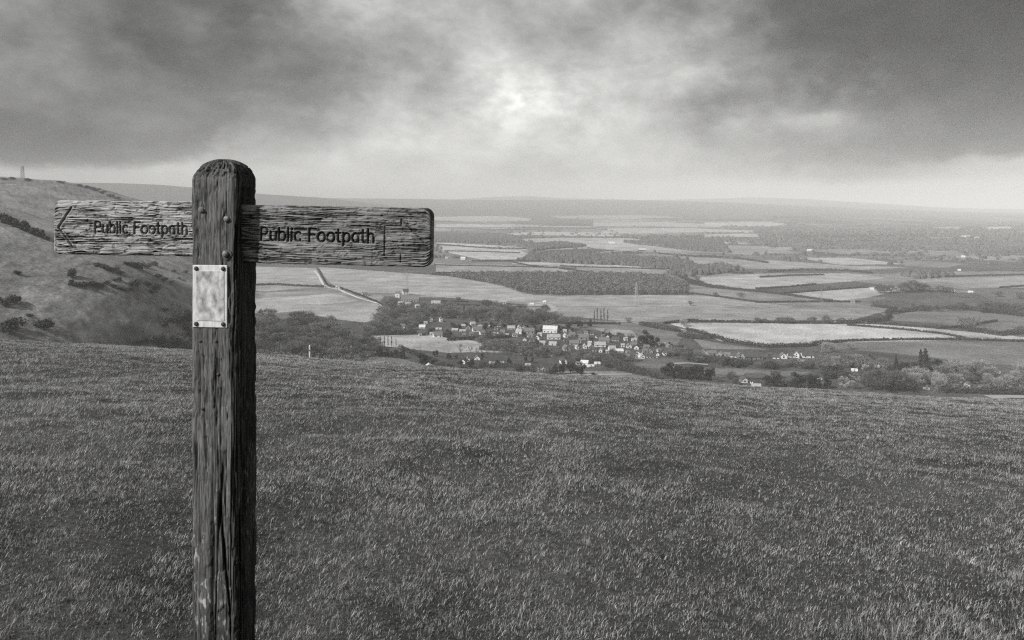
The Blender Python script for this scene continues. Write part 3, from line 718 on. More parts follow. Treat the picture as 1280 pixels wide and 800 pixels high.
# ------------------------------------------------------------------ houses
M_wall = {'white': simple('white_rendered_wall', .66, .82, .5), 'grey': simple('grey_stone_wall', .24, .40, 1.2), 'dark': simple('dark_boarded_wall', .05, .1, .8)}
M_roof = {'dark': simple('dark_slate_roof', .05, .12, 1.2), 'grey': simple('grey_tiled_roof', .11, .24, 1.2), 'light': simple('pale_sheet_roof', .28, .48, .6), 'white': simple('white_sheet_roof', .5, .78, .6)}
M_chim = simple('chimney_brick', .10, .2, 3); M_glass = simple('dark_window_glass', .015, .03, 1, .15, .5); M_door = simple('dark_painted_door', .04, .08, 1)
HKEEP = []
# zone phrase -> (x, base y, width px, height px, wall, roof, orientation, extra)
ZONES = {
 'among trees beside the chalk track': [(407,359.5,4,4,'white','light','r'),(422,362,6,6,'white','white','g'),(456,369.5,8,5,'white','grey','r')],
 'in the wooded hamlet above the village': [(497,372,7,9,'white','grey','r'),(507,368,8,8,'white','dark','r'),(513,378.5,27,9,'grey','grey','r'),(501,381,7,5,'white','light','r'),(510,382,7,5,'grey','light','r'),(522,385,7,6,'white','light','r'),(545,381.5,13,7,'grey','light','r'),(573,374.5,6,3.5,'dark','dark','r'),(503,410,8,6,'white','grey','r')],
 'at the left end of the village': [(525,419.5,4,3,'white','light','r'),(528,410,9,5,'white','white','r'),(532,405,5,4,'white','light','r'),(539,402,4.5,7,'white','grey','g'),(551,402,3.5,7,'white','grey','g'),(548.6,412,9,3,'white','light','r'),(539.5,418.5,5,4,'white','light','r'),(547,421,13,8,'white','grey','r'),(569,413.5,9,4,'grey','light','r'),(578,415,9,4,'grey','light','r'),(580,420,5,4,'grey','grey','r'),(586,411,7,6,'grey','dark','g')],
 'in the back row of the village': [(596,414,13,7,'white','grey','r'),(603,418,8,6,'white','grey','r'),(624.5,422,6,7,'grey','light','g'),(639,412,11,6,'grey','light','r'),(643.5,420.5,7,5,'white','grey','r'),(649,417,9,7,'white','light','r'),(661,416.5,16,8,'grey','grey','r'),(672.5,425,7,8,'white','grey','g'),(666,426.5,11,6,'white','dark','r'),(688,415.5,21,10,'white','white','r')],
 'in the middle row of the village': [(678,430,8,5,'white','light','r'),(692,423.5,19,7,'white','light','r'),(691.5,431,11,5,'white','light','r'),(708,438,10,8,'grey','grey','g'),(715,420,9,6,'grey','grey','r'),(729.5,424,14,8,'grey','grey','r'),(717,431,13,7,'grey','grey','r'),(724,428,5,5,'white','grey','r'),(731,435,5,6,'white','light','g'),(738,435,9,6,'grey','light','g'),(750,433,16,7,'white','light','r')],
 'at the right end of the village': [(755,427.5,15,7,'grey','grey','r'),(765,437,10,6,'white','light','r'),(774,440,11,5,'white','white','r'),(770,426,11,6,'grey','dark','r'),(786,434.5,7,6,'white','grey','g'),(792,432,9,5,'grey','grey','r'),(796,436,7,6,'white','dark','g'),(808,435,8,5,'grey','grey','r'),(785,441,6,4,'white','grey','r'),(797,447.5,7,5,'white','white','r'),(802.5,447.5,6,6,'white','light','g'),(814,440.5,5,5,'grey','grey','g'),(830.5,443.5,4.5,5,'white','dark','g'),(836,434,6,5,'grey','grey','g'),(783,446,9,4,'grey','light','r')],
 'among dark trees below the village': [(580,454,7,7,'white','dark','g'),(585,451,6,6,'white','grey','g'),(597,449,9,6,'white','grey','g'),(615,455.5,8,4,'white','light','r'),(627.5,455,5,4,'white','light','r'),(660,457.5,8,4,'grey','light','r'),(704,454,9,8,'white','dark','g'),(722,456,5,5,'white','grey','r'),(731,456,11,7,'white','white','r'),(738,458.5,9,3.5,'white','white','r'),(746.5,455.5,8,4,'white','white','r')],
 'in the terrace below the bright field': [(880,441,8,5,'grey','grey','g'),(889,443,13,6,'grey','grey','r'),(900,444.5,8,6,'grey','light','g'),(909,444.5,9,5,'grey','grey','r'),(918,446.5,10,6,'white','dark','r'),(924.5,447.5,8,8,'grey','grey','g'),(940,448.5,28,9,'grey','dark','r'),(962,447.5,5,8,'dark','dark','r'),(970,448,9,6,'white','dark','r'),(979,447.5,10,8,'white','grey','g'),(989,446.5,11,7,'white','dark','r'),(996,446.5,8,9,'white','light','g'),(1009,446.5,17,8,'white','dark','r')],
 'behind the brow of the near field': [(536,459.5,10,6,'white','white','g'),(929,477.5,8.5,8,'white','dark','g'),(944,474,28,9,'dark','dark','r'),(939.5,479.5,3,2.5,'white','white','r'),(945,484.5,13,6,'grey','light','r'),(1024.5,475,5,3,'white','light','r')],
 'amid trees right of the vale': [(1068,464,8,4,'white','white','r'),(1074,455,7,6,'grey','dark','r'),(1096,459,8,3.5,'white','white','r'),(1154,466,3.5,4,'white','white','g'),(1158,487,8,3,'white','light','r'),(1209,483,6,5,'white','light','g'),(1226,484,7,4,'white','grey','r'),(1248,467,5,3,'white','light','r')],
 'on the track above the village': [(628,380,10,7,'white','light','r'),(665,381,5,3,'white','white','r'),(680.5,379,4.5,4,'white','white','r')],
 'far out on the plain': [(558,323,4,2.6,'white','light','r'),(579,324.5,7,4,'white','white','r'),(765,304,10,3,'white','light','r'),(802.5,313.5,11,3.4,'dark','white','r'),(888,335,9,4,'white','dark','r'),(960,318,7,3,'dark','light','r'),(1012,314,7,3,'white','white','r'),(1090,362,4.5,2.5,'white','white','r'),(1120,361.5,7,3,'grey','light','r'),(1191,364,6,3,'white','light','r'),(1213,366,6,3,'white','white','r'),(1199,338.5,4,2.5,'white','white','r'),(1204,321.5,5,2.5,'white','white','r'),(1207,297,10,3,'white','white','r'),(1221,298,6,2.5,'white','light','r'),(1066,379,6,5,'grey','grey','r')],
}
ROT = {'r': 0., 'g': math.pi/2}
def house(x, y, wpx, hpx, wall, roof, ori, label, idx):
    X, Y, Z = up(x, y); w = max(wpx*.9, 2)*Y/1000; H = hpx*.86*Y/1000
    az = math.atan2(X, Y)
    rnd = random.Random(int(x*10)+int(y*10)*7)
    HKEEP.append((x, y, wpx, 9))
    o = bpy.data.objects.new('barn' if wall == 'dark' else 'house', None); COL.objects.link(o)
    o.location = (X, Y, Z)
    jit = rnd.uniform(-.35, .35)
    if ori == 'r': W, Dp = w*.94, min(w*.75, 7.5+rnd.random()*2)
    else: W, Dp = max(8., w*1.3), w*.92
    o.rotation_euler = (0, 0, -az*.6+jit+ROT[ori])
    rh = min(Dp*.5*rnd.uniform(.75, 1.05), H*.55); eh = max(H-rh, H*.4)
    tag(o, label, 'barn' if wall == 'dark' else 'house')
    mb = MB(); mb.box((0, 0, eh/2-.6), (W, Dp, eh+1.2))
    # gable triangles of the walls, real prism under the roof
    i = len(mb.v)
    for xx in (-W/2, W/2): mb.v += [(xx, -Dp/2, eh), (xx, Dp/2, eh), (xx, 0, eh+rh-.12)]
    mb.f3 += [[i, i+2, i+1], [i+3, i+4, i+5]]; mb.f4 += [[i, i+3, i+5, i+2], [i+1, i+2, i+5, i+4]]
    link('wall', mb.mesh('wall', M_wall[wall]), o)
    mb = MB(); mb.prism(W, Dp, rh, eh+.06, .22, .35); rf = link('roof', mb.mesh('roof', M_roof[roof]), o)
    if wall != 'dark' and H > 4.2:
        for cxp in ([-.38, .38] if W > 13 else [rnd.choice((-.4, .4))]):
            mb = MB(); mb.box((cxp*W, 0, eh+rh+.3), (.8, .6, 1.7)); mb.box((cxp*W, 0, eh+rh+1.22), (.95, .75, .16)); link('chimney', mb.mesh('chimney', M_chim), rf)
    if Y < 1700:
        # windows on the long side towards the viewer and in the gable ends
        nw = max(1, int(W/4.2)); rows = 2 if eh > 4.6 else 1
        fs = -1
        for r_ in range(rows):
            for q in range(nw):
                xx = (q+.5)/nw*W-W/2
                if r_ == 0 and q == nw//2:
                    mb = MB(); mb.box((xx, fs*(Dp/2+.03), 1.0), (1.0, .1, 2.05)); link('door', mb.mesh('door', M_door), o); continue
                mb = MB(); mb.box((xx, fs*(Dp/2+.03), 1.5+2.6*r_), (1.5, .1, 1.25)); link('window', mb.mesh('window', M_glass), o)
        if ori == 'g':
            for sgn in ((-1,) if math.cos(o.rotation_euler.z) >= 0 or True else (1,)):
                mb = MB(); mb.box((sgn*(W/2+.03), 0, min(1.6, eh*.5)), (.1, min(1.6, Dp*.3), min(1.3, eh*.45))); link('window', mb.mesh('window', M_glass), o)
                if eh+rh > 5: mb = MB(); mb.box((sgn*(W/2+.03), 0, eh+.1), (.1, min(1.2, Dp*.2), 1.2)); link('window', mb.mesh('window', M_glass), o)
    return o
for zone, lst in ZONES.items():
    lst = sorted(lst, key=lambda t: t[0]); n = len(lst)
    for i, t in enumerate(lst):
        wall, roof, ori = t[4], t[5], t[6]
        big = 'long ' if t[2] >= 15 else ('small ' if t[2] <= 5 else '')
        what = 'barn' if wall == 'dark' else ('gabled house' if ori == 'g' else ('building' if t[2] > 20 else 'house'))
        rt = {'dark': 'dark roof', 'grey': 'grey roof', 'light': 'pale roof', 'white': 'white roof'}[roof]
        house(*t[:7], '%s%s %s, %s, %s %s' % (big, wall, what, rt, ordinal(i, n), zone), i)
VILL = [(560,410),(600,405),(660,410),(700,414),(760,419),(800,427),(835,432),(835,444),(790,446),(740,440),(690,434),(640,424),(590,421)]
k_ = 0; tries = 0
while k_ < 44 and tries < 4000:
    tries += 1; x = random.uniform(560, 835); y = random.uniform(405, 446)
    if not pip(np.array([x]), np.array([y]), VILL)[0]: continue
    if any(abs(x-hx) < hw*.5+3.2 and abs(y-hy) < 4 for hx, hy, hw, hh in HKEEP): continue
    w_ = random.uniform(4.5, 7.5); gl = random.random() < .3
    o = house(x, y, w_*(.8 if gl else 1), random.uniform(4.2, 5.8), random.choice(('grey', 'white', 'white')), random.choice(('dark', 'grey', 'light')), 'g' if gl else 'r', 'x', 0)
    o['label'] = 'small house with dull roof half hidden among the village trees'; o['group'] = 'small houses half hidden in the village'; k_ += 1
for x, y, nm in ((0, 0, 0),)[:0]: pass
# parked cars beside the village
def make_car(name, tonev):
    mC = simple('car_paint_'+name, tonev*.9, tonev, 1, .3, .5)
    b1 = MB(); b1.box((0, 0, .62), (4.1, 1.7, .62)); me1 = b1.mesh('body', mC)
    b2 = MB(); i = 0
    for zz, lx, wx in ((.93, 1.25, .82), (1.45, .8, .68)):
        b2.v += [(-lx-.15, -wx, zz), (lx-.25, -wx, zz), (lx-.25, wx, zz), (-lx-.15, wx, zz)]
    b2.f4 += [[0, 1, 5, 4], [1, 2, 6, 5], [2, 3, 7, 6], [3, 0, 4, 7], [4, 5, 6, 7]]
    return me1, b2.mesh('cabin', M_glass)
b3 = MB(); b3.bar((0, -.1, 0), (0, .1, 0), .33, .33, 12); ME_wheel = b3.mesh('wheel', M_iron)
for i, (x, y, nm, tv) in enumerate(((809.5, 447, 'white', .75), (813, 447, 'silver', .5), (817, 447, 'grey', .25), (821, 446.8, 'white', .75))):
    a, b_ = make_car(nm, tv); X, Y, Z = up(x, y)
    o = bpy.data.objects.new('parked_car', None); COL.objects.link(o); o.location = (X, Y, Z); o.rotation_euler = (0, 0, 1.1+.1*i)
    tag(o, '%s car, %s of four parked at the village edge' % (nm, ordinal(i, 4)), 'car', 'cars parked at the village edge')
    link('body', a, o); link('cabin', b_, o)
    for wx in (-1.3, 1.3):
        for wy in (-.8, .8): w = link('wheel', ME_wheel, o); w.location = (wx, wy, .33)
# ------------------------------------------------------------------ planting
fill_px([(290,400),(345,402),(400,409),(440,417),(466,430),(474,447),(440,453),(200,440),(200,428),(260,415)], 78, ['baredark', 'baredark', 'bare'], 13, 19, 'bare winter tree in the wood below the grassy spur', 'bare trees of the wood below the spur', 4.5, 1.3)
fill_px([(480,383),(497,373),(540,383),(575,391),(612,392),(640,396),(640,405),(560,399),(540,396),(505,418),(455,418),(472,404)], 62, ['bare', 'bare', 'baredark'], 8, 13, 'bare winter tree in the copse around the hamlet above the village', 'bare trees around the hamlet', 4.5, 1.15)
fill_px([(600,386),(690,391),(700,402),(690,408),(610,404)], 26, ['bare', 'baredark'], 9, 13, 'bare winter tree along the back of the village', 'bare trees behind the village', 5, 1.15)
fill_px([(592,424),(640,426),(705,438),(690,450),(640,446),(600,436)], 26, ['bare', 'baredark'], 7, 11, 'bare winter tree in the hollow in front of the village', 'bare trees in the hollow', 4.5, 1.15)
fill_px([(700,438),(760,440),(800,452),(770,462),(700,456)], 20, ['bare', 'baredark', 'baredark'], 8, 12, 'bare winter tree in the gardens at the near edge of the village', 'bare trees at the near village edge', 5, 1.1)
fill_px([(540,458),(640,460),(690,472),(640,474),(560,466)], 14, ['bare', 'baredark'], 7, 10, 'bare winter tree just beyond the brow of the near field', 'bare trees beyond the brow', 6, 1.2)
fill_px([(826,438),(875,446),(1015,450),(1060,458),(1060,464),(960,460),(850,455)], 26, ['bare', 'baredark'], 6, 10, 'bare winter tree in the belt in front of the terrace', 'bare trees before the terrace', 5, 1.2)
fill_px([(890,468),(990,470),(1100,486),(1060,488),(900,482)], 14, ['bare', 'baredark'], 7, 10, 'bare winter tree around the barns behind the brow', 'bare trees around the near barns', 6, 1.2)
fill_px([(1030,446),(1110,452),(1110,462),(1040,460)], 14, ['bare', 'pale'], 7, 10, {'bare': 'grey bare tree among the houses at the right of the vale', 'pale': 'pale bare tree among the houses at the right of the vale'}, {'bare': 'grey trees at the right of the vale', 'pale': 'pale trees at the right of the vale'}, 6, 1.2)
fill_px([(1130,466),(1200,462),(1280,470),(1280,488),(1150,490)], 30, ['pale', 'pale', 'bare'], 11, 17, {'bare': 'grey bare tree in the thicket at the far right edge of the vale', 'pale': 'pale-twigged tree in the thicket at the far right edge of the vale'}, {'bare': 'grey trees of the right thicket', 'pale': 'pale trees of the right thicket'}, 6, 1.2)
fill_px([(885,453),(960,450),(1060,447),(1120,452),(1120,470),(1000,463),(890,460)], 22, ['bush', 'palebush', 'bush'], 6, 10, {'bush': 'dark bushy tree in the belt running right from the terrace', 'palebush': 'pale bushy tree in the belt running right from the terrace'}, {'bush': 'dark bushy trees right of the terrace', 'palebush': 'pale bushy trees right of the terrace'}, 6, 1.1)  # bush shapes standing in for the trees of this belt
fill_px([(1030,470),(1085,472),(1090,487),(1045,484)], 8, ['palebush', 'bush'], 7, 11, {'bush': 'dark bushy tree just left of the big bare trees', 'palebush': 'pale bushy tree just left of the big bare trees'}, {'bush': 'dark bushy trees left of the big trees', 'palebush': 'pale bushy trees left of the big trees'}, 6, 1.1)  # more bush shapes filling in for trees
plant_row('baredark', [(1092,487,24,1.2),(1106,488,27,1.3),(1121,488,24,1.2),(1134,488,17,1.2)], 'tall bushy bare tree, {} of four clustered behind the brow on the right', 'big bare trees behind the brow')
plant_row('baredark', [(770,462,13,1.),(778,464,14,1.),(786,466,13),(794,468,12),(803,470,11),(812,472,10),(820,474,9)], 'bare tree, {} of seven in the slanting hedge row below the village', 'trees of the slanting hedge row')
plant_row('round', [(834,470,17,1.2),(843,472,19,1.2),(852,473,18,1.1),(861,474,16,1.2),(870,474,18,1.1),(880,475,19,1.2),(889,474,15,1.2)], 'dark rounded pine, {} of seven in the clump before the terrace', 'pines of the dark clump')
plant_row('round', [(806,433,20,1.15),(818,433,15,1.1)], 'large dark evergreen, {} of two standing at the right end of the village')
plant_row('round', [(474,446,11,1.3),(483,447,11,1.3),(492,447.5,11,1.3),(501,448,10,1.3)], 'dark evergreen, {} of four forming a dark bank below the five poplars', 'dark bank below the poplars')
plant_row('cone', [(505,449,13),(580,392,12),(586.5,394,14)], 'pointed dark conifer, {} of three scattered about the hamlet trees')
plant_row('round', [(528,455,14,1.5),(544,446,9),(561,449,8,1.1),(570,449,6,1.2)], 'dark bushy evergreen, {} of four along the lower edge of the pale meadow')
plant_row('round', [(575,462,13,.9),(589,461,13,1.),(602.5,447,7),(623,456.5,7),(636.5,457,10,.8),(657,452,8),(666,454,8,.7)], 'dark evergreen, {} of seven beside the houses below the village')
plant_row('round', [(694,468.5,14,.8),(703,468,17,.8),(713,467,15,.9),(721,468,13,.8),(728,468.5,16,.8)], 'dark upright evergreen, {} of five in a row behind the brow', 'dark evergreens behind the brow')
plant('round', 743.5, 474, 9, 'small dense dark evergreen standing alone on the brow below the village', None, 1.2)
plant('palebush', 676, 470, 14, 'big pale rounded willow bush beside the dark upright evergreens', None, 1.)
plant_row('round', [(596,404,7,.9),(614.5,410.5,9,1.1),(655,421,7),(671,431,8,.9),(711,413,11,1.),(725,410,9,1.2),(737,409,10,1.1),(700,417,8,1.)], 'dark round tree, {} of eight among the village houses', 'dark trees among the houses')
plant_row('round', [(962,483,15,1.2),(972,483,16,1.1),(996,485,20,1.1),(1008,486,20,1.15),(1020,486,17,1.1),(1034,485,14,1.2)], 'dark heavy evergreen, {} of six along the brow right of the barns', 'evergreens along the brow')
plant_row('cone', [(1120,461,19,1.),(1151,460,24,1.25),(1157,462,28,1.25)], 'tall pointed conifer, {} of three rising over the trees on the right')
plant_row('round', [(1126,467,15,1.3),(1136,470,17,1.2),(1147,473,20,1.2),(1158,473,19,1.2),(1168,467,19,1.2),(1178,466,16),(1190,471,14,1.3),(1200,476,15,1.2),(1213,477,14,1.1),(1222,480,13,1.1)], 'dark evergreen, {} of ten in the dark thicket on the right', 'evergreens of the right thicket')
plant_row('poplar', [(475.5,435,15),(480.5,435,16),(485,435,16),(489.5,435,16),(495,435,13)], 'thin bare poplar, {} of five in the row on the pale meadow', 'row of five poplars')
plant_row('poplar', [(743,405,19),(746.5,405,21),(751,405,20),(755,405,21),(759.5,405,19)], 'thin bare poplar, {} of five in the row above the village', 'row of poplars above the village')
plant_row('thin', [(576,442,13,.8),(588,440,8),(596,443,9,.7),(602,441,9),(609,443,9,.8),(618,443,10,.8),(628,444,9)], 'slender bare tree, {} of seven at the right end of the pale meadow', 'slender meadow trees')
plant_row('thin', [(759,421,11,1.2),(778,425,9),(788,426,10),(796,424,8)], 'light bare tree, {} of four against the field behind the village', 'light trees behind the village')
plant_row('bare', [(706,404,9,1.5),(716,405,9,1.3),(722,404,9,1.4),(694,402,12,1.3),(686,401,11,1.3)], 'spreading bare tree, {} of five on the hedge above the village', 'trees on the hedge above the village')
plant_row('bare', [(1212,412,17,1.3),(1248,371,8,1.6),(1110,380,6),(894,371,6,1.3),(926,371.5,6,1.3),(863,382,6),(872,352,7),(1036,362,7,1.3),(1275,373,9,1.4),(1278,418,12,1.4),(1140,385,8,.9)], 'lone bare tree, {} of eleven dotted along the middle fields', 'lone trees of the middle fields')
plant_row('baredark', [(947,404,7,1.3),(956,404,6,1.4),(975,404,8,1.5),(986,404.5,8,1.5),(1016,404,8,1.3),(1033,404.5,10,1.2),(1052,404.5,8,1.3)], 'bushy hedge tree, {} of seven on the hedge above the bright field', 'hedge trees above the bright field')
plant_row('baredark', [(1100,366.5,11,1.2),(1106,366,9,1.2),(1114,366,10,1.2),(1130,366,14,.9),(1140,365.5,15,1),(1150,365,12,1.3),(1158,365.5,10,1.3),(1176,365.5,9,1.4),(1186,366,7,1.6)], 'bare tree, {} of nine around the farm in the right middle distance', 'trees around the middle farm')
plant_row('baredark', [(1155,389,9,1.6),(1172,389,8,1.6),(1204,387,10,1.4),(1230,391,14,1.1),(1240,391,15,1.1),(1250,392,15,1.1),(1258,392,14,1.),(1270,393,14,1.2)], 'dark hedge tree, {} of eight on the thick hedge at right', 'trees on the thick right hedge')
plant_row('pale', [(855,408,9,1.3),(785,403,7,1.4),(1034,441,14,1.3),(1062,437,9,1.)], 'pale spreading bare tree, {} of four along the lane past the bright field')
fill_px([(500,405),(560,404),(640,408),(700,410),(800,424),(860,436),(850,446),(760,442),(690,432),(600,426),(540,424)], 75, ['bush'], 3.5, 6.5, 'low dark garden shrub among the village houses', 'garden shrubs of the village', 3.5, .8)
# scrub on the downs
plant_row('bush', [(4,277,12,1.),(12,281,13),(20,284,12),(28,287,12),(36,290,11),(44,294,10),(52,297,9),(59,300,6)], 'dark scrub bush, {} of eight along the crest of the near spur', 'scrub on the spur crest')
plant_row('bush', [(21,343,6,1.3),(15,381,14,1.2),(37,395,4,1.4),(54,412,15,1.2),(90,347,13,.8),(91,357,9),(103,358,7,1.6),(117,358,8,1.6),(127,359,6,1.4),(124,333,6,1.5),(132,337,7,1.6),(141,339,6,1.6),(150,342,4,1.6),(133,355,5,1.4),(142,359,5,1.3),(147,351,6,1.2),(152,362,4,2.2),(160,363,5,1.8),(171,358,10,1.1),(184,358,8,1.),(189,366,5,1.2),(195,362,9,.9),(206,389,5,1.8)], 'gorse bush, {} of twenty-three dotted over the near spur', 'gorse bushes on the near spur')
plant('bush', 12, 413, 18, 'dark gorse bush nearest the brow at the left edge', None, 1.1)
plant_row('bush', [(207,408,13,1.1),(222,404,13,1.1),(231,401,16,1.2),(178,429,9,1.4),(190,428,10,1.4),(200,428,11,1.4),(214,430,13,1.4),(226,431,15,1.3),(236,430,16,1.2),(170,430,7,1.4)], 'dark thicket bush, {} of ten at the foot of the near spur', 'thicket at the foot of the spur')
plant_row('bush', [(158,331,5,1.6),(166,333,7,1.6),(174,336,9,1.2),(182,335,6,1.6),(192,332,7,1.2),(198,347,5,1.5),(205,352,6,1.4),(213,354,4,1.6),(218,340,4,1.3),(224,349,3,1.4),(232,341,4,1.3)], 'small scrub bush, {} of eleven in the combe behind the near spur', 'scrub in the combe')
plant_row('bush', [(5,225,3,2),(15,224.5,4,1.6),(35,226,4,1.5),(75,228.5,3,2),(100,233,3.5,2),(110,235,4,1.8),(118,238,4,1.8),(128,242,4,1.8),(138,246,4,1.8),(148,249,3.5,1.8)], 'low dark bush, {} of ten along the hilltop by the mast', 'bushes on the hilltop')
# ------------------------------------------------------------------ hedges
def along(pts, step):
    W = [up(*p) for p in pts]; out = []
    for (ax, ay, az), (bx, by, bz) in zip(W[:-1], W[1:]):
        n = max(1, int(math.hypot(bx-ax, by-ay)/step))
        for i in range(n): out.append((ax+(bx-ax)*i/n, ay+(by-ay)*i/n))
    out.append(W[-1][:2]); return np.array(out)
def hedge(pts, label, hm=2.4, wm=2.2, lump=.5, m=None):
    Q = along(pts, 1.); n = len(Q); r = np.random.default_rng(int(pts[0][0]*13+pts[0][1]))
    Ym = Q[:, 1].mean(); per = int(np.clip(26-Ym/160, 9, 22)); size = .9+Ym/2600
    t = np.repeat(np.arange(n), per); s = np.arange(n)
    hv = hm*(1-lump*.5+lump*1.3*fbm(s/9., s*0+.5, int(pts[0][0]), 3)); hv = hv*np.where(vnoise(s/7., s*0+3.5, 3) < .10, .25, 1)
    if n > 2: d = np.gradient(Q, axis=0)
    else: d = np.tile(Q[-1]-Q[0], (n, 1))
    d = d/(np.linalg.norm(d, axis=1)[:, None]+1e-9); nrm_ = np.column_stack([-d[:, 1], d[:, 0]])
    jj = r.uniform(-1, 1, len(t)); a = r.uniform(0, math.pi, len(t)); rad = r.uniform(.5, 1.05, len(t))
    P2 = Q[t]+d[t]*jj[:, None]*.8+nrm_[t]*(np.cos(a)*rad*wm*.55)[:, None]
    z = hgt(P2[:, 0], P2[:, 1])+np.sin(a)**.7*rad*hv[t]*.92
    P = np.column_stack([P2, z]); D = np.column_stack([nrm_[t]*np.cos(a)[:, None], np.sin(a)])
    def smp(k): return P, D
    V, F = leaf_cloud(r, len(P), smp, size)
    o = link('hedge', mesh_np('hedge', V, F, False, None, (m or M_hedge,)))
    tag(o, label, 'hedge'); return o
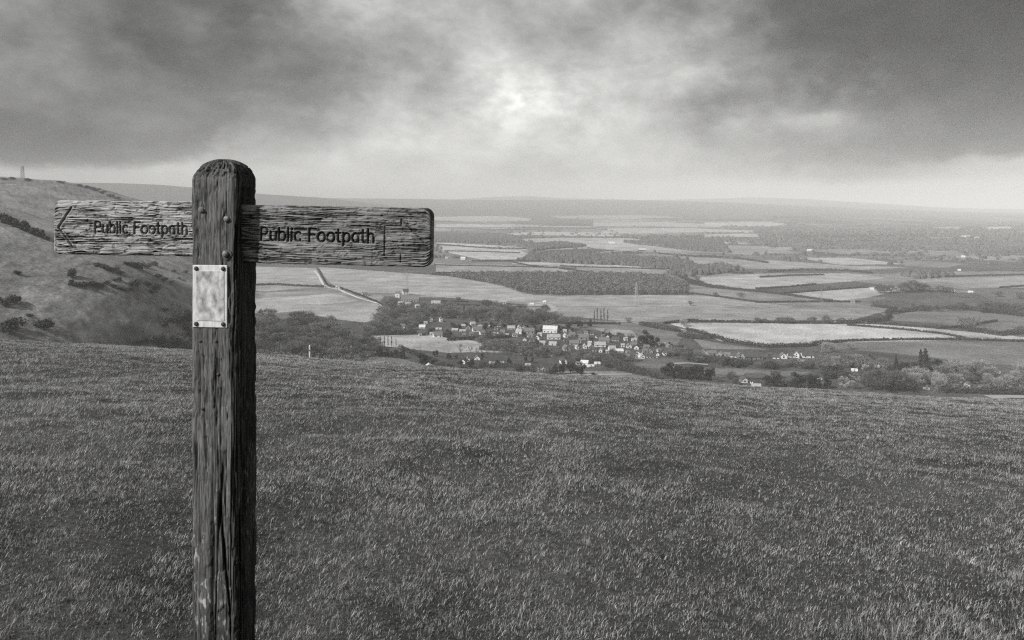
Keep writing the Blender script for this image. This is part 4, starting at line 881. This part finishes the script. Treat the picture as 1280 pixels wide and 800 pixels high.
HEDGES = [
 ([(320,357),(345,356.5),(375,358),(405,359)], 'ragged hedge between the two hill meadows right of the post', 4, 3, .9),
 ([(398,337),(404,348),(409,357),(425,360),(446,368),(470,377),(480,383)], 'low hedge along the far side of the white chalk track', 2.2, 2, .6),
 ([(540,343.5),(560,345),(580,347),(605,351)], 'thick hedge running into the left end of the big wood', 6, 5, .8),
 ([(543,331.5),(610,333),(680,334.5),(720,336)], 'long thin hedge below the pale strip fields', 2.4, 2.4, .5),
 ([(545,341),(640,342),(720,342.5),(830,344)], 'straight hedge along the top of the big wood', 2.6, 2.6, .5),
 ([(590,327),(640,327),(700,327.5),(720,329)], 'dark hedge under the left pale field', 5, 4, .8),
 ([(556,314),(600,315),(650,316.5)], 'thin hedge across the pale strip fields', 4, 4, .5),
 ([(545,306),(585,309),(620,311),(665,311.5)], 'upper hedge of the pale strip fields', 5, 4, .9),
 ([(640,328),(660,332),(680,334.5)], 'short slanting hedge right of the strip fields', 3, 3, .5),
 ([(700,333),(760,335),(832,337)], 'hedge above the straight-edged green field', 3, 3, .6),
 ([(700,336),(735,340.5)], 'short diagonal hedge in the strip fields', 3, 3, .5),
 ([(848,346),(865,353),(890,360),(905,361)], 'thick bushy hedge right of the big wood', 6, 6, .8),
 ([(858,366.5),(900,371.5),(950,378.5)], 'thin dark hedge leaving the lower corner of the big wood', 2.4, 2.2, .5),
 ([(858,354),(900,360.5),(940,363.5),(985,369.5),(1040,377)], 'long slanting hedge through the middle fields', 3.2, 3, .8),
 ([(945,378.5),(985,378),(1025,377.5),(1075,378)], 'dark level hedge below the middle fields', 2.8, 2.6, .4),
 ([(950,347),(990,345),(1030,344)], 'dark hedge on the bright slope in the middle distance', 4, 4, .4),
 ([(945,361.5),(985,359),(1020,356)], 'broken hedge across the bright slope', 3, 3, 1.),
 ([(980,367),(1030,363.5),(1085,359.5)], 'hedge below the bright slope in the middle distance', 3, 3, .6),
 ([(915,342),(942,342)], 'short dark hedge left of the bright slope', 4, 4, .4),
 ([(960,340.5),(1000,338),(1060,339),(1090,342)], 'tree-lined hedge above the bright slope', 5, 5, .9),
 ([(875,320),(920,323.5),(960,329)], 'hedge on the plain above the middle farm', 5, 5, .6),
 ([(820,317),(870,321),(900,322.5)], 'dark hedge on the plain right of the white-roofed barn', 5, 5, .5),
 ([(858,402.5),(920,403),(990,404.5),(1060,405)], 'long hedge along the top of the bright field', 3, 2.6, .8),
 ([(1060,405),(1085,404),(1108,401),(1112,395)], 'thick hedge closing the top right of the bright field', 7, 6, .6),
 ([(1062,404),(1110,406),(1140,408.5),(1178,411)], 'hedge along the upper edge of the pale wedge field', 2.8, 2.4, .8),
 ([(1060,407),(1100,410),(1140,413.5),(1180,418),(1206,423)], 'dark hedge between the bright field and the pale wedge', 2.4, 2.2, .4),
 ([(1110,393),(1150,388),(1200,386),(1240,391),(1280,396)], 'thick bushy hedge above the field with the lone oak', 6, 6, .7),
 ([(1178,411),(1210,408),(1246,402)], 'short straight hedge beside the lone oak', 3, 3, .4),
 ([(1208,413),(1250,420),(1280,417)], 'thick hedge below the lone oak at the right edge', 6, 6, .7),
 ([(1128,364.5),(1160,364.5),(1192,365.5)], 'clipped dark hedge in front of the middle farm', 3, 3, .3),
 ([(1250,360),(1280,358)], 'short hedge near the right edge in the middle distance', 3, 3, .4),
 ([(1150,347.5),(1200,346),(1280,344)], 'hedge above the pale field on the right', 4, 4, .5),
 ([(1090,383),(1120,387),(1108,392)], 'bushy hedge left of the field with the lone oak', 5, 5, .8),
 ([(1032,429),(1060,427),(1110,425.5),(1200,425),(1280,427.5)], 'long dark hedge along the top of the big dark field', 3, 2.6, .3),
 ([(858,413),(885,420),(910,427.5),(960,434.5),(1010,433),(1036,429)], 'thick dark hedge along the foot of the bright field', 4.5, 4.5, .6),
 ([(800,406),(822,411),(850,415)], 'hedge on the lane left of the bright field', 5, 5, .8),
 ([(848,420),(868,423.5),(892,424)], 'dark clipped thicket beside the lane above the terrace', 6, 7, .4),
 ([(690,404.5),(730,405),(775,405.5)], 'dark hedge at the foot of the poplars above the village', 3, 3, .6),
 ([(830,405),(850,403),(872,401.5)], 'short hedge at the left corner of the bright field', 3.5, 3.5, .7),
 ([(868,452),(905,454),(940,456)], 'tall dark hedge below the terrace', 7, 6, .3),
 ([(1028,466),(1045,471),(1066,480)], 'dark conifer hedge slanting down behind the brow', 6, 5, .3),
 ([(1178,491),(1220,491.5),(1285,493)], 'long low dark hedge behind the brow at the right edge', 5, 5, .3),
 ([(455,420),(480,419),(520,417)], 'dark hedge along the top of the pale meadow', 4, 4, .6),
 ([(560,426),(600,424),(640,422)], 'dark garden hedge below the white houses', 4, 5, .6),
 ([(500,436),(540,452),(560,461),(600,463)], 'dark hedge below the bushy evergreens', 4, 5, .7),
 ([(600,437),(660,441),(720,444),(760,449)], 'long garden hedge through the hollow before the village', 4, 5, .7),
 ([(745,421),(770,422),(795,425)], 'dark hedge behind the village roofs', 3, 3, .5),
 ([(600,458),(640,461),(690,468)], 'dark hedge below the lowest houses', 5, 5, .7),
 ([(548,376.5),(585,378)], 'upper dark hedge of the paddocks right of the hamlet', 2.2, 2, .3),
 ([(552,379.5),(600,383)], 'lower dark hedge of the paddocks right of the hamlet', 2.2, 2, .3),
 ([(1100,473),(1140,477)], 'dark garden hedge among the right-hand trees', 4, 4, .6),
 ([(1050,468),(1100,484),(1145,489)], 'scrubby hedge at the foot of the big bare trees', 4, 5, .8),
]
for h_ in HEDGES: hedge(*h_)
# ------------------------------------------------------------------ woods that read as one mass
def canopy(name, polys, label, spacing, hm, nper, size, m=None, dens=1.):
    VV = []; off = 0; r = np.random.default_rng(len(name)*7+int(polys[0][0][0]))
    for poly in polys:
        W = np.array([up(*p)[:2] for p in poly]); x0, y0 = W.min(0); x1, y1 = W.max(0)
        gx, gy = np.meshgrid(np.arange(x0, x1, spacing), np.arange(y0, y1, spacing)); gx = gx.ravel(); gy = gy.ravel()
        gx = gx+r.uniform(-.45, .45, len(gx))*spacing; gy = gy+r.uniform(-.45, .45, len(gy))*spacing
        k_ = pip(gx, gy, [tuple(p) for p in W]) & (r.random(len(gx)) < dens); gx = gx[k_]; gy = gy[k_]
        if not len(gx): continue
        gz = hgt(gx, gy); nT = len(gx); hh = hm*r.uniform(.72, 1.15, nT); rw = spacing*r.uniform(.42, .68, nT)
        t = np.repeat(np.arange(nT), nper); d = r.normal(size=(len(t), 3)); d /= np.linalg.norm(d, axis=1)[:, None]; d[:, 2] = np.abs(d[:, 2])*1.0-.25
        rad = r.uniform(.55, 1.05, len(t))
        P = np.column_stack([gx[t]+d[:, 0]*rw[t]*rad, gy[t]+d[:, 1]*rw[t]*rad, gz[t]+hh[t]*(.62+.38*d[:, 2]*rad)])
        P[:, 2] -= (r.random(len(t)) < .3)*hh[t]*.35
        V, F = leaf_cloud(r, len(P), lambda n_: (P, d), size); VV.append(V)
    V = np.vstack(VV); o = link(name, mesh_np(name, V, np.arange(len(V)).reshape(-1, 3), False, None, (m or M_wood,)))
    tag(o, label, 'wood', None, 'stuff'); return o
canopy('woodland', [[(560,345.5),(625,344.5),(720,345),(800,346),(845,352),(860,361),(857,368.5),(780,369),(700,369.5),(655,368),(622,357),(580,349)]], 'big leafless wood stretching across the vale behind the tall pylon', 11, 13.5, 110, 1.8)
M_under = simple('grey_undergrowth_twigs', .09, .24, .1, detail=8.)
canopy('undergrowth', [[(290,402),(345,404),(400,411),(440,419),(466,432),(474,447),(440,455),(200,442),(200,430),(260,417)]], 'twiggy undergrowth filling the wood below the grassy spur', 5.5, 8, 46, .9, M_under)
canopy('undergrowth', [[(1130,468),(1200,464),(1300,472),(1300,490),(1150,491)], [(1030,448),(1110,453),(1110,462),(1040,461)]], 'twiggy undergrowth of the thicket at the right of the vale', 5.5, 6, 46, .9, M_under, .6)
canopy('undergrowth', [[(483,384),(500,376),(560,384),(600,392),(640,397),(640,404),(560,399),(540,396),(505,417),(455,419),(474,404)], [(602,387),(690,392),(698,402),(690,407),(612,403)], [(594,427),(640,428),(705,439),(690,449),(640,445),(600,437)]], 'twiggy undergrowth of the copses around the village', 6, 5, 40, .9, M_under, .6)
def domes(X, Y, w, h, r):
    n = len(X); Z = hgt(X, Y); k = 6; t = np.arange(k)*2*math.pi/k
    ph = r.uniform(0, 6.28, n)[:, None]+t[None]; j1 = r.uniform(.7, 1.25, (n, k)); j2 = r.uniform(.55, .95, (n, k))
    w = w[:, None]; zz = Z[:, None]; hh = h[:, None]
    ra = np.stack([X[:, None]+np.cos(ph)*w*j1, Y[:, None]+np.sin(ph)*w*j1, zz-1+0*ph], -1)
    rb = np.stack([X[:, None]+np.cos(ph)*w*j1*1.02, Y[:, None]+np.sin(ph)*w*j1*1.02, zz+hh*(.35+.2*j2)], -1)
    rc = np.stack([X[:, None]+np.cos(ph)*w*j2*.62, Y[:, None]+np.sin(ph)*w*j2*.62, zz+hh*(.62+.28*j2)], -1)
    tp = np.stack([X, Y, Z+h], -1)[:, None]
    V = np.concatenate([ra, rb, rc, tp], 1); m_ = V.shape[1]; q = np.arange(k); q2 = (q+1) % k
    F4 = np.concatenate([np.stack([q, q2, k+q2, k+q], -1), np.stack([k+q, k+q2, 2*k+q2, 2*k+q], -1)]); F3 = np.stack([2*k+q, 2*k+q2, np.full(k, 3*k)], -1)
    o_ = (np.arange(n)*m_)[:, None, None]
    return V.reshape(-1, 3), (F4[None]+o_).reshape(-1, 4), (F3[None]+o_).reshape(-1, 3)
M_farwood = simple('distant_leafless_woodland', .045, .15, .05, detail=8.)
def wood_domes(polys, label, spacing, hm, m=None):
    r = np.random.default_rng(int(polys[0][0][0])+5); XX = []; YY = []
    for poly in polys:
        W = np.array([up(*p)[:2] for p in poly]); x0, y0 = W.min(0); x1, y1 = W.max(0)
        gx, gy = np.meshgrid(np.arange(x0, x1, spacing), np.arange(y0, y1, spacing)); gx = gx.ravel()+r.uniform(-.45, .45, gx.size)*spacing; gy = gy.ravel()+r.uniform(-.45, .45, gy.size)*spacing
        k_ = pip(gx, gy, [tuple(p) for p in W]); XX.append(gx[k_]); YY.append(gy[k_])
    X = np.concatenate(XX); Y = np.concatenate(YY); n = len(X)
    V, F4, F3 = domes(X, Y, spacing*r.uniform(.45, .8, n), hm*r.uniform(.65, 1.15, n), r)
    o = link('woodland', mesh_np('woodland', V, [F4, F3], True, None, (m or M_farwood,))); tag(o, label, 'wood', None, 'stuff')
wood_domes([[(655,326),(665,318),(760,320),(840,326),(885,337),(862,347),(832,344),(852,338),(780,332),(700,329)], [(538,292),(640,295),(655,303),(590,304),(538,303)], [(648,307),(700,304),(732,308),(665,314)]], 'middle-distance leafless woods beyond the strip fields', 10.5, 12)
wood_domes([[(1125,345),(1160,341),(1195,346),(1150,349)], [(780,303),(900,301),(912,316),(860,313),(800,306)], [(860,337),(900,332),(930,338),(880,345)]], 'dark leafless copses in the right middle distance', 10.5, 12)
def far_strips():
    r = np.random.default_rng(77); VV = []
    # hedgerow timber and belts between the far fields, denser to the right
    n = 150000; Y = 1/r.uniform(1/11500., 1/2000., n); X = r.uniform(-.5, .75, n)*Y
    u = X/Y; right = np.clip((u-.1)/.25, 0, 1)
    v = fbm(X/900, Y/420, 71, 4); g = 5+Y/900; e = cells(X-g, Y-g, 330., 61) != cells(X+g, Y+g, 330., 61); gap = fbm(X/60, Y/60, 75, 2) > .42
    keep = (r.random(n) < ((.9*sstep(.55-.06*right, .60-.06*right, v)*(Y > 2900)).clip(0, .14)*(.35+.65*right)+.13*(e & gap)+.008*right))&(Y > 2050+300*r.random(n))
    for poly, a_, Ym in FW:
        if Ym > 1500: keep &= ~pip(X, Y, poly)
    keep &= ~((u < -.11)&(hgt(X, Y) > -120))
    X = X[keep]; Y = Y[keep]; w = r.uniform(3.5, 7.5, len(X))*(1+Y/9000); h = r.uniform(5, 12, len(X))
    V, F4, F3 = domes(X, Y, w, h, r)
    o = link('far_woodland', mesh_np('far_woodland', V, [F4, F3], True, None, (M_farwood,)))
    tag(o, 'distant woods and hedgerow trees fading across the plain to the skyline', 'wood', None, 'stuff')
far_strips()
# ------------------------------------------------------------------ tracks
def track(name, pts, wm, label, m):
    Q = along(pts, 4.); d = np.gradient(Q, axis=0); d /= np.linalg.norm(d, axis=1)[:, None]+1e-9; nn = np.column_stack([-d[:, 1], d[:, 0]])
    s = np.arange(len(Q)); w = wm*(.8+.4*vnoise(s/6., s*0., 5))
    A_ = Q+nn*w[:, None]/2; B_ = Q-nn*w[:, None]/2
    P = np.stack([A_, B_], 1).reshape(-1, 2); z = hgt(P[:, 0], P[:, 1])+.35
    z = np.maximum(z, np.repeat(hgt(Q[:, 0], Q[:, 1])+.35, 2))
    i = np.arange(len(Q)-1)*2
    o = link(name, mesh_np(name, np.column_stack([P, z]), np.column_stack([i, i+1, i+3, i+2]), True, None, (m,)))
    tag(o, label, 'track', None, 'structure')
M_chalk = simple('white_chalk_track', .5, .72, .08); M_lane = simple('pale_lane', .30, .42, .08)
track('path', [(393,339),(398,344),(402,352),(405,357),(412,360),(424,362),(432,366),(447,372),(462,376.5),(475,380),(480.5,385),(480,392)], 5, 'white chalk track winding down past the hill meadows', M_chalk)
track('path', [(640,382),(700,383.2),(800,383.6),(900,383.8),(945,382),(985,379.5)], 5, 'straight pale track across the field under the pylon', M_lane)
track('road', [(770,403),(785,402),(800,405),(830,409),(862,414),(885,420),(905,427)], 6, 'lane curving from the village past the bright field', M_lane)
track('path', [(672,378),(684,380.5),(694,386),(688,390),(680,391)], 14, 'bare chalky yard at the end of the pale track', M_lane)
track('path', [(690,470),(745,468.5),(790,468)], 5, 'pale path across the meadow below the brow', M_lane)
track('path', [(836,455),(860,454),(885,456)], 5, 'pale drive in front of the dark pine clump', M_lane)
track('path', [(1235,496.5),(1260,496),(1290,496.5)], 9, 'pale track showing behind the brow at the right edge', M_lane)
# ------------------------------------------------------------------ pylons, mast, fence post
def lattice(mb, H, wb, wt, nb, r, z0=0.):
    lv = [z0+(H-z0)*(1-(1-i/nb)**1.15) for i in range(nb+1)]
    W = lambda z: wb+(wt-wb)*min(1, z/(H))
    c = lambda z: [Vector((sx*W(z)/2, sy*W(z)/2, z)) for sx, sy in ((-1, -1), (1, -1), (1, 1), (-1, 1))]
    for a, b_ in zip(lv[:-1], lv[1:]):
        A_, B_ = c(a), c(b_)
        for q in range(4):
            mb.bar(A_[q], B_[q], r); mb.bar(A_[q], B_[(q+1) % 4], r*.6); mb.bar(A_[(q+1) % 4], B_[q], r*.6); mb.bar(B_[q], B_[(q+1) % 4], r*.6)
def pylon(x, y, hpx, label, m, r):
    X, Y, Z = up(x, y); H = hpx*Y/1000
    o = bpy.data.objects.new('pylon', None); COL.objects.link(o); o.location = (X, Y, Z-.3); o.rotation_euler = (0, 0, .25)
    tag(o, label, 'pylon')
    mb = MB(); lattice(mb, H*.97, H*.17, H*.025, 9, r); link('lattice_tower', mb.mesh('lattice_tower', m), o)
    for zf, hw in ((.58, .15), (.72, .19), (.86, .14)):
        mb = MB(); z = H*zf
        for sg in (-1, 1):
            for dy in (-.02*H, .02*H): mb.bar((0, dy, z-.0*H), (sg*hw*H, 0, z), r*.8); mb.bar((0, dy, z+.035*H), (sg*hw*H, 0, z), r*.7)
            for k_ in (.35, .65): mb.bar((sg*hw*H*k_, 0, z), (sg*hw*H*k_, 0, z+.035*H*(1-k_)), r*.6)
        arm = link('crossarm', mb.mesh('crossarm', m), o)
        for sg in (-1, 1):
            mi = MB(); mi.bar((sg*hw*H, 0, z), (sg*hw*H, 0, z-.05*H), .12); link('insulator', mi.mesh('insulator', M_iron), arm)
    return o
M_pyl = simple('pale_galvanised_pylon_steel', .42, .55, .3); M_pyl2 = simple('grey_pylon_steel', .3, .4, .3)
pylon(795.5, 381, 29, 'pale lattice electricity pylon standing before the big wood', M_pyl, .17)
pylon(509, 364, 21, 'faint grey lattice pylon in the field above the hamlet', M_pyl2, .10)
pylon(1027, 391, 31, 'faint grey lattice pylon right of the middle fields', M_pyl2, .08)
def mast():
    Y = 2000.; X = (28-640)*Y/1000; Z = float(hgt(X, Y)); H = (CAMZ+(260-207.5)*Y/1000)-Z
    o = bpy.data.objects.new('radio_mast', None); COL.objects.link(o); o.location = (X, Y, Z-.5)
    tag(o, 'lattice radio mast standing on the hilltop', 'mast')
    mb = MB(); lattice(mb, H, 6.4, 4.6, 7, .34); link('lattice_tower', mb.mesh('lattice_tower', M_pyl2), o)
    mb = MB(); mb.box((0, 0, H*.95), (6.5, 6.5, .7)); mb.box((0, 0, H*.72), (6.4, 6.4, .6)); link('platform', mb.mesh('platform', M_pyl2), o)
    for a in (.3, 2.4, 4.4):
        mb = MB(); mb.bar((2.4*math.cos(a), 2.4*math.sin(a), H*.95), (2.4*math.cos(a), 2.4*math.sin(a), H*1.06), .25, .2, 6); link('antenna', mb.mesh('antenna', M_pyl2), o)
mast()
def fence_post():
    X, Y = (387-640)*.040, 40.; z = float(hgt(X, Y)); top = CAMZ-(432-260)/1000*Y
    o = bpy.data.objects.new('marker_post', None); COL.objects.link(o); o.location = (X, Y, z)
    tag(o, 'white painted wooden post standing just beyond the grassy brow', 'post')
    mb = MB(); h_ = top-z; mb.box((0, 0, h_/2-.2), (.065, .065, h_+.4)); mb.poly([(-.0325, -.0325, h_), (.0325, -.0325, h_), (0, 0, h_+.05)])
    mb.poly([(.0325, -.0325, h_), (.0325, .0325, h_), (0, 0, h_+.05)]); mb.poly([(.0325, .0325, h_), (-.0325, .0325, h_), (0, 0, h_+.05)]); mb.poly([(-.0325, .0325, h_), (-.0325, -.0325, h_), (0, 0, h_+.05)])
    link('shaft', mb.mesh('shaft', simple('white_paint', .7, .8, 6)), o)
    mb = MB(); mb.box((0, -.045, h_*.8), (.06, .006, .08)); link('marker_disc', mb.mesh('marker_disc', M_galv), o)
fence_post()
# ------------------------------------------------------------------ haze
mb = MB(); zlo = float(V_lo) if 'V_lo' in globals() else float(GZ.min())-1; zhi = float(max(GZ.max(), 60))+14
mb.box((0, 0, (zlo+zhi)/2), (81000, 81000, zhi-zlo))
hm_ = bpy.data.materials.new('vale_haze'); hm_.use_nodes = True; nt = hm_.node_tree
nt.nodes.remove(nt.nodes['Principled BSDF'])
pv = N(nt, 'ShaderNodeVolumePrincipled'); pv.inputs['Color'].default_value = (.98, .98, .97, 1); pv.inputs['Density'].default_value = SIG; pv.inputs['Anisotropy'].default_value = -.3
L(nt, pv.outputs[0], nt.nodes['Material Output'].inputs['Volume'])
hz_o = link('haze', mb.mesh('haze', hm_)); tag(hz_o, 'thin pale winter haze filling the vale', 'haze', None, 'stuff')
# ------------------------------------------------------------------ sky and sun
SUN_EL = R(37); saz = R(-147); sv = Vector((math.cos(saz)*math.cos(SUN_EL), math.sin(saz)*math.cos(SUN_EL), math.sin(SUN_EL)))
ld = bpy.data.lights.new('sun', 'SUN'); ld.energy = 3.0; ld.angle = R(2.5); ld.color = (1, .99, .965)
lo_ = bpy.data.objects.new('sun', ld); COL.objects.link(lo_); lo_.rotation_euler = (-sv).to_track_quat('-Z', 'Y').to_euler(); lo_.location = (0, 0, 50)
w = bpy.data.worlds.new('World'); scene.world = w; w.use_nodes = True; nt = w.node_tree
bg = nt.nodes['Background']; bg.inputs[1].default_value = .1
sky = N(nt, 'ShaderNodeTexSky'); sky.sky_type = 'NISHITA'; sky.sun_disc = False; sky.sun_elevation = SUN_EL; sky.sun_rotation = math.atan2(sv.x, sv.y)
bw = N(nt, 'ShaderNodeRGBToBW'); L(nt, sky.outputs[0], bw.inputs[0])
tc = N(nt, 'ShaderNodeTexCoord'); sp = N(nt, 'ShaderNodeSeparateXYZ'); L(nt, tc.outputs['Generated'], sp.inputs[0])
az = math_(nt, 'ARCTAN2', sp.outputs[0], sp.outputs[1]); el = math_(nt, 'ARCSINE', sp.outputs[2])
cv = N(nt, 'ShaderNodeCombineXYZ'); L(nt, az, cv.inputs[0]); L(nt, math_(nt, 'MULTIPLY', el, 1.6), cv.inputs[1])
def noise(scale, detail, rough=.55, dist=0., off=(0, 0, 0)):
    mp = N(nt, 'ShaderNodeMapping'); mp.inputs['Location'].default_value = off; L(nt, cv.outputs[0], mp.inputs[0])
    n = N(nt, 'ShaderNodeTexNoise'); n.inputs['Scale'].default_value = scale; n.inputs['Detail'].default_value = detail; n.inputs['Roughness'].default_value = rough; n.inputs['Distortion'].default_value = dist
    L(nt, mp.outputs[0], n.inputs['Vector']); return math_(nt, 'SUBTRACT', n.outputs[0], .5)
wa = noise(5, 6, .6); wb_ = noise(6, 6, .6, 0, (7, 3, 1)); wc = noise(22, 5, .6, 0, (2, 9, 4))
lowf = math_(nt, 'MULTIPLY', math_(nt, 'SUBTRACT', el, .012), 9, True)
azw = math_(nt, 'ADD', az, math_(nt, 'ADD', math_(nt, 'MULTIPLY', wa, .26), math_(nt, 'MULTIPLY', wc, .09)))
elw = math_(nt, 'ADD', el, math_(nt, 'MULTIPLY', math_(nt, 'ADD', math_(nt, 'MULTIPLY', wb_, .13), math_(nt, 'MULTIPLY', wc, .06)), lowf))
# brightness of the cloud cover by compass bearing (columns) and height above the skyline (rows)
BX = [0, 60, 150, 220, 260, 300, 340, 400, 450, 500, 550, 600, 640, 690, 750, 800, 860, 920, 980, 1050, 1120, 1200, 1270]
ROWS = [
 (256, [205]*23),
 (236, [204,204,204,204,204,204,204,206,206,206,206,206,205,204,203,202,199,197,195,195,196,196,196]),
 (219, [190,188,186,190,195,200,202,205,205,204,200,192,184,180,186,186,180,172,165,150,152,165,170]),
 (203, [118,120,122,130,145,165,178,190,200,204,204,205,205,202,196,188,178,165,150,136,124,112,106]),
 (185, [112,112,118,122,130,150,165,180,192,198,202,216,222,210,196,188,176,160,150,130,114,104,100]),
 (150, [128,126,126,122,126,136,146,156,170,182,186,212,242,222,190,182,170,150,156,142,116,102,96]),
 (122, [134,132,128,122,122,130,138,148,160,172,164,200,240,216,180,172,158,140,140,124,104,94,90]),
 (95, [136,134,128,118,118,124,132,144,158,170,160,172,206,190,172,172,156,134,118,100,92,89,88]),
 (60, [146,136,124,104,108,116,128,146,158,166,166,172,182,176,166,164,150,132,110,96,90,88,87]),
 (25, [152,146,128,110,116,104,118,150,162,166,168,170,168,166,166,160,146,126,108,96,90,87,84]),
 (-40, [150,148,140,130,126,124,130,148,158,164,166,168,168,166,162,156,142,124,110,100,96,92,90]),
 (-400, [150]*23)]
def ramp(vals, lo=-.75, hi=.75):
    mr = math_(nt, 'MULTIPLY', math_(nt, 'SUBTRACT', azw, lo), 1/(hi-lo), True)
    cr = N(nt, 'ShaderNodeValToRGB'); L(nt, mr, cr.inputs[0]); e_ = cr.color_ramp; e_.interpolation = 'EASE'
    pos = [(math.atan((x-640)/1000.)-lo)/(hi-lo) for x in BX]
    for i, (p, v) in enumerate(zip(pos, vals)):
        v = v-.30*max(0, 150-v)+(9 if 150 < v < 203 else 0)
        s = e_.elements[i] if i < 2 and False else (e_.elements[0] if i == 0 else (e_.elements[1] if i == 1 else e_.elements.new(p)))
        s.position = p; s.color = (v/255, v/255, v/255, 1)
    b_ = N(nt, 'ShaderNodeRGBToBW'); L(nt, cr.outputs[0], b_.inputs[0]); return b_.outputs[0]
cur = None; pe = None
for yv, vals in ROWS:
    e_ = math.atan((260-yv)/1000.)
    rv = ramp(vals)
    if cur is None: cur = rv
    else:
        mr = N(nt, 'ShaderNodeMapRange'); mr.interpolation_type = 'SMOOTHSTEP'; mr.inputs[1].default_value = pe; mr.inputs[2].default_value = e_; L(nt, elw, mr.inputs[0])
        mx = N(nt, 'ShaderNodeMix'); mx.data_type = 'FLOAT'; L(nt, mr.outputs[0], mx.inputs[0]); L(nt, cur, mx.inputs[2]); L(nt, rv, mx.inputs[3]); cur = mx.outputs[0]
    pe = e_
det = math_(nt, 'ADD', math_(nt, 'MULTIPLY', noise(6, 10, .58, .25, (1, 5, 2)), .82), math_(nt, 'MULTIPLY', noise(17, 8, .62, .2, (4, 1, 8)), .46))
detf = math_(nt, 'ADD', 1.0, math_(nt, 'MULTIPLY', det, math_(nt, 'ADD', math_(nt, 'MULTIPLY', lowf, .9), .1)))
lum = math_(nt, 'POWER', math_(nt, 'MULTIPLY', cur, detf), 2.4)
tot = math_(nt, 'ADD', math_(nt, 'MULTIPLY', lum, 7.3), math_(nt, 'MULTIPLY', bw.outputs[0], .03))
cc = N(nt, 'ShaderNodeCombineColor'); L(nt, tot, cc.inputs[0]); L(nt, tot, cc.inputs[1]); L(nt, math_(nt, 'MULTIPLY', tot, .975), cc.inputs[2])
L(nt, cc.outputs[0], bg.inputs[0])
# ------------------------------------------------------------------ camera and output
cd = bpy.data.cameras.new('camera'); cam = bpy.data.objects.new('camera', cd); COL.objects.link(cam)
cam.location = (0, 0, CAMZ); cam.rotation_euler = (R(90), 0, 0); cd.sensor_width = 36; cd.lens = 28.125; cd.shift_y = -140/1280.
cd.clip_start = .05; cd.clip_end = 120000; scene.camera = cam
vs = scene.view_settings; vs.view_transform = 'Standard'; vs.look = 'None'; vs.exposure = EXPO; vs.gamma = 1; vs.use_curve_mapping = False
scene.render.engine = 'CYCLES'; cy = scene.cycles; cy.use_denoising = False; cy.use_adaptive_sampling = False; cy.sample_clamp_direct = 6; cy.sample_clamp_indirect = 3; cy.pixel_filter_type = 'BLACKMAN_HARRIS'; cy.filter_width = 1.25
cy.max_bounces = 5; cy.diffuse_bounces = 2; cy.glossy_bounces = 2; cy.transmission_bounces = 3; cy.volume_bounces = 1; cy.transparent_max_bounces = 8
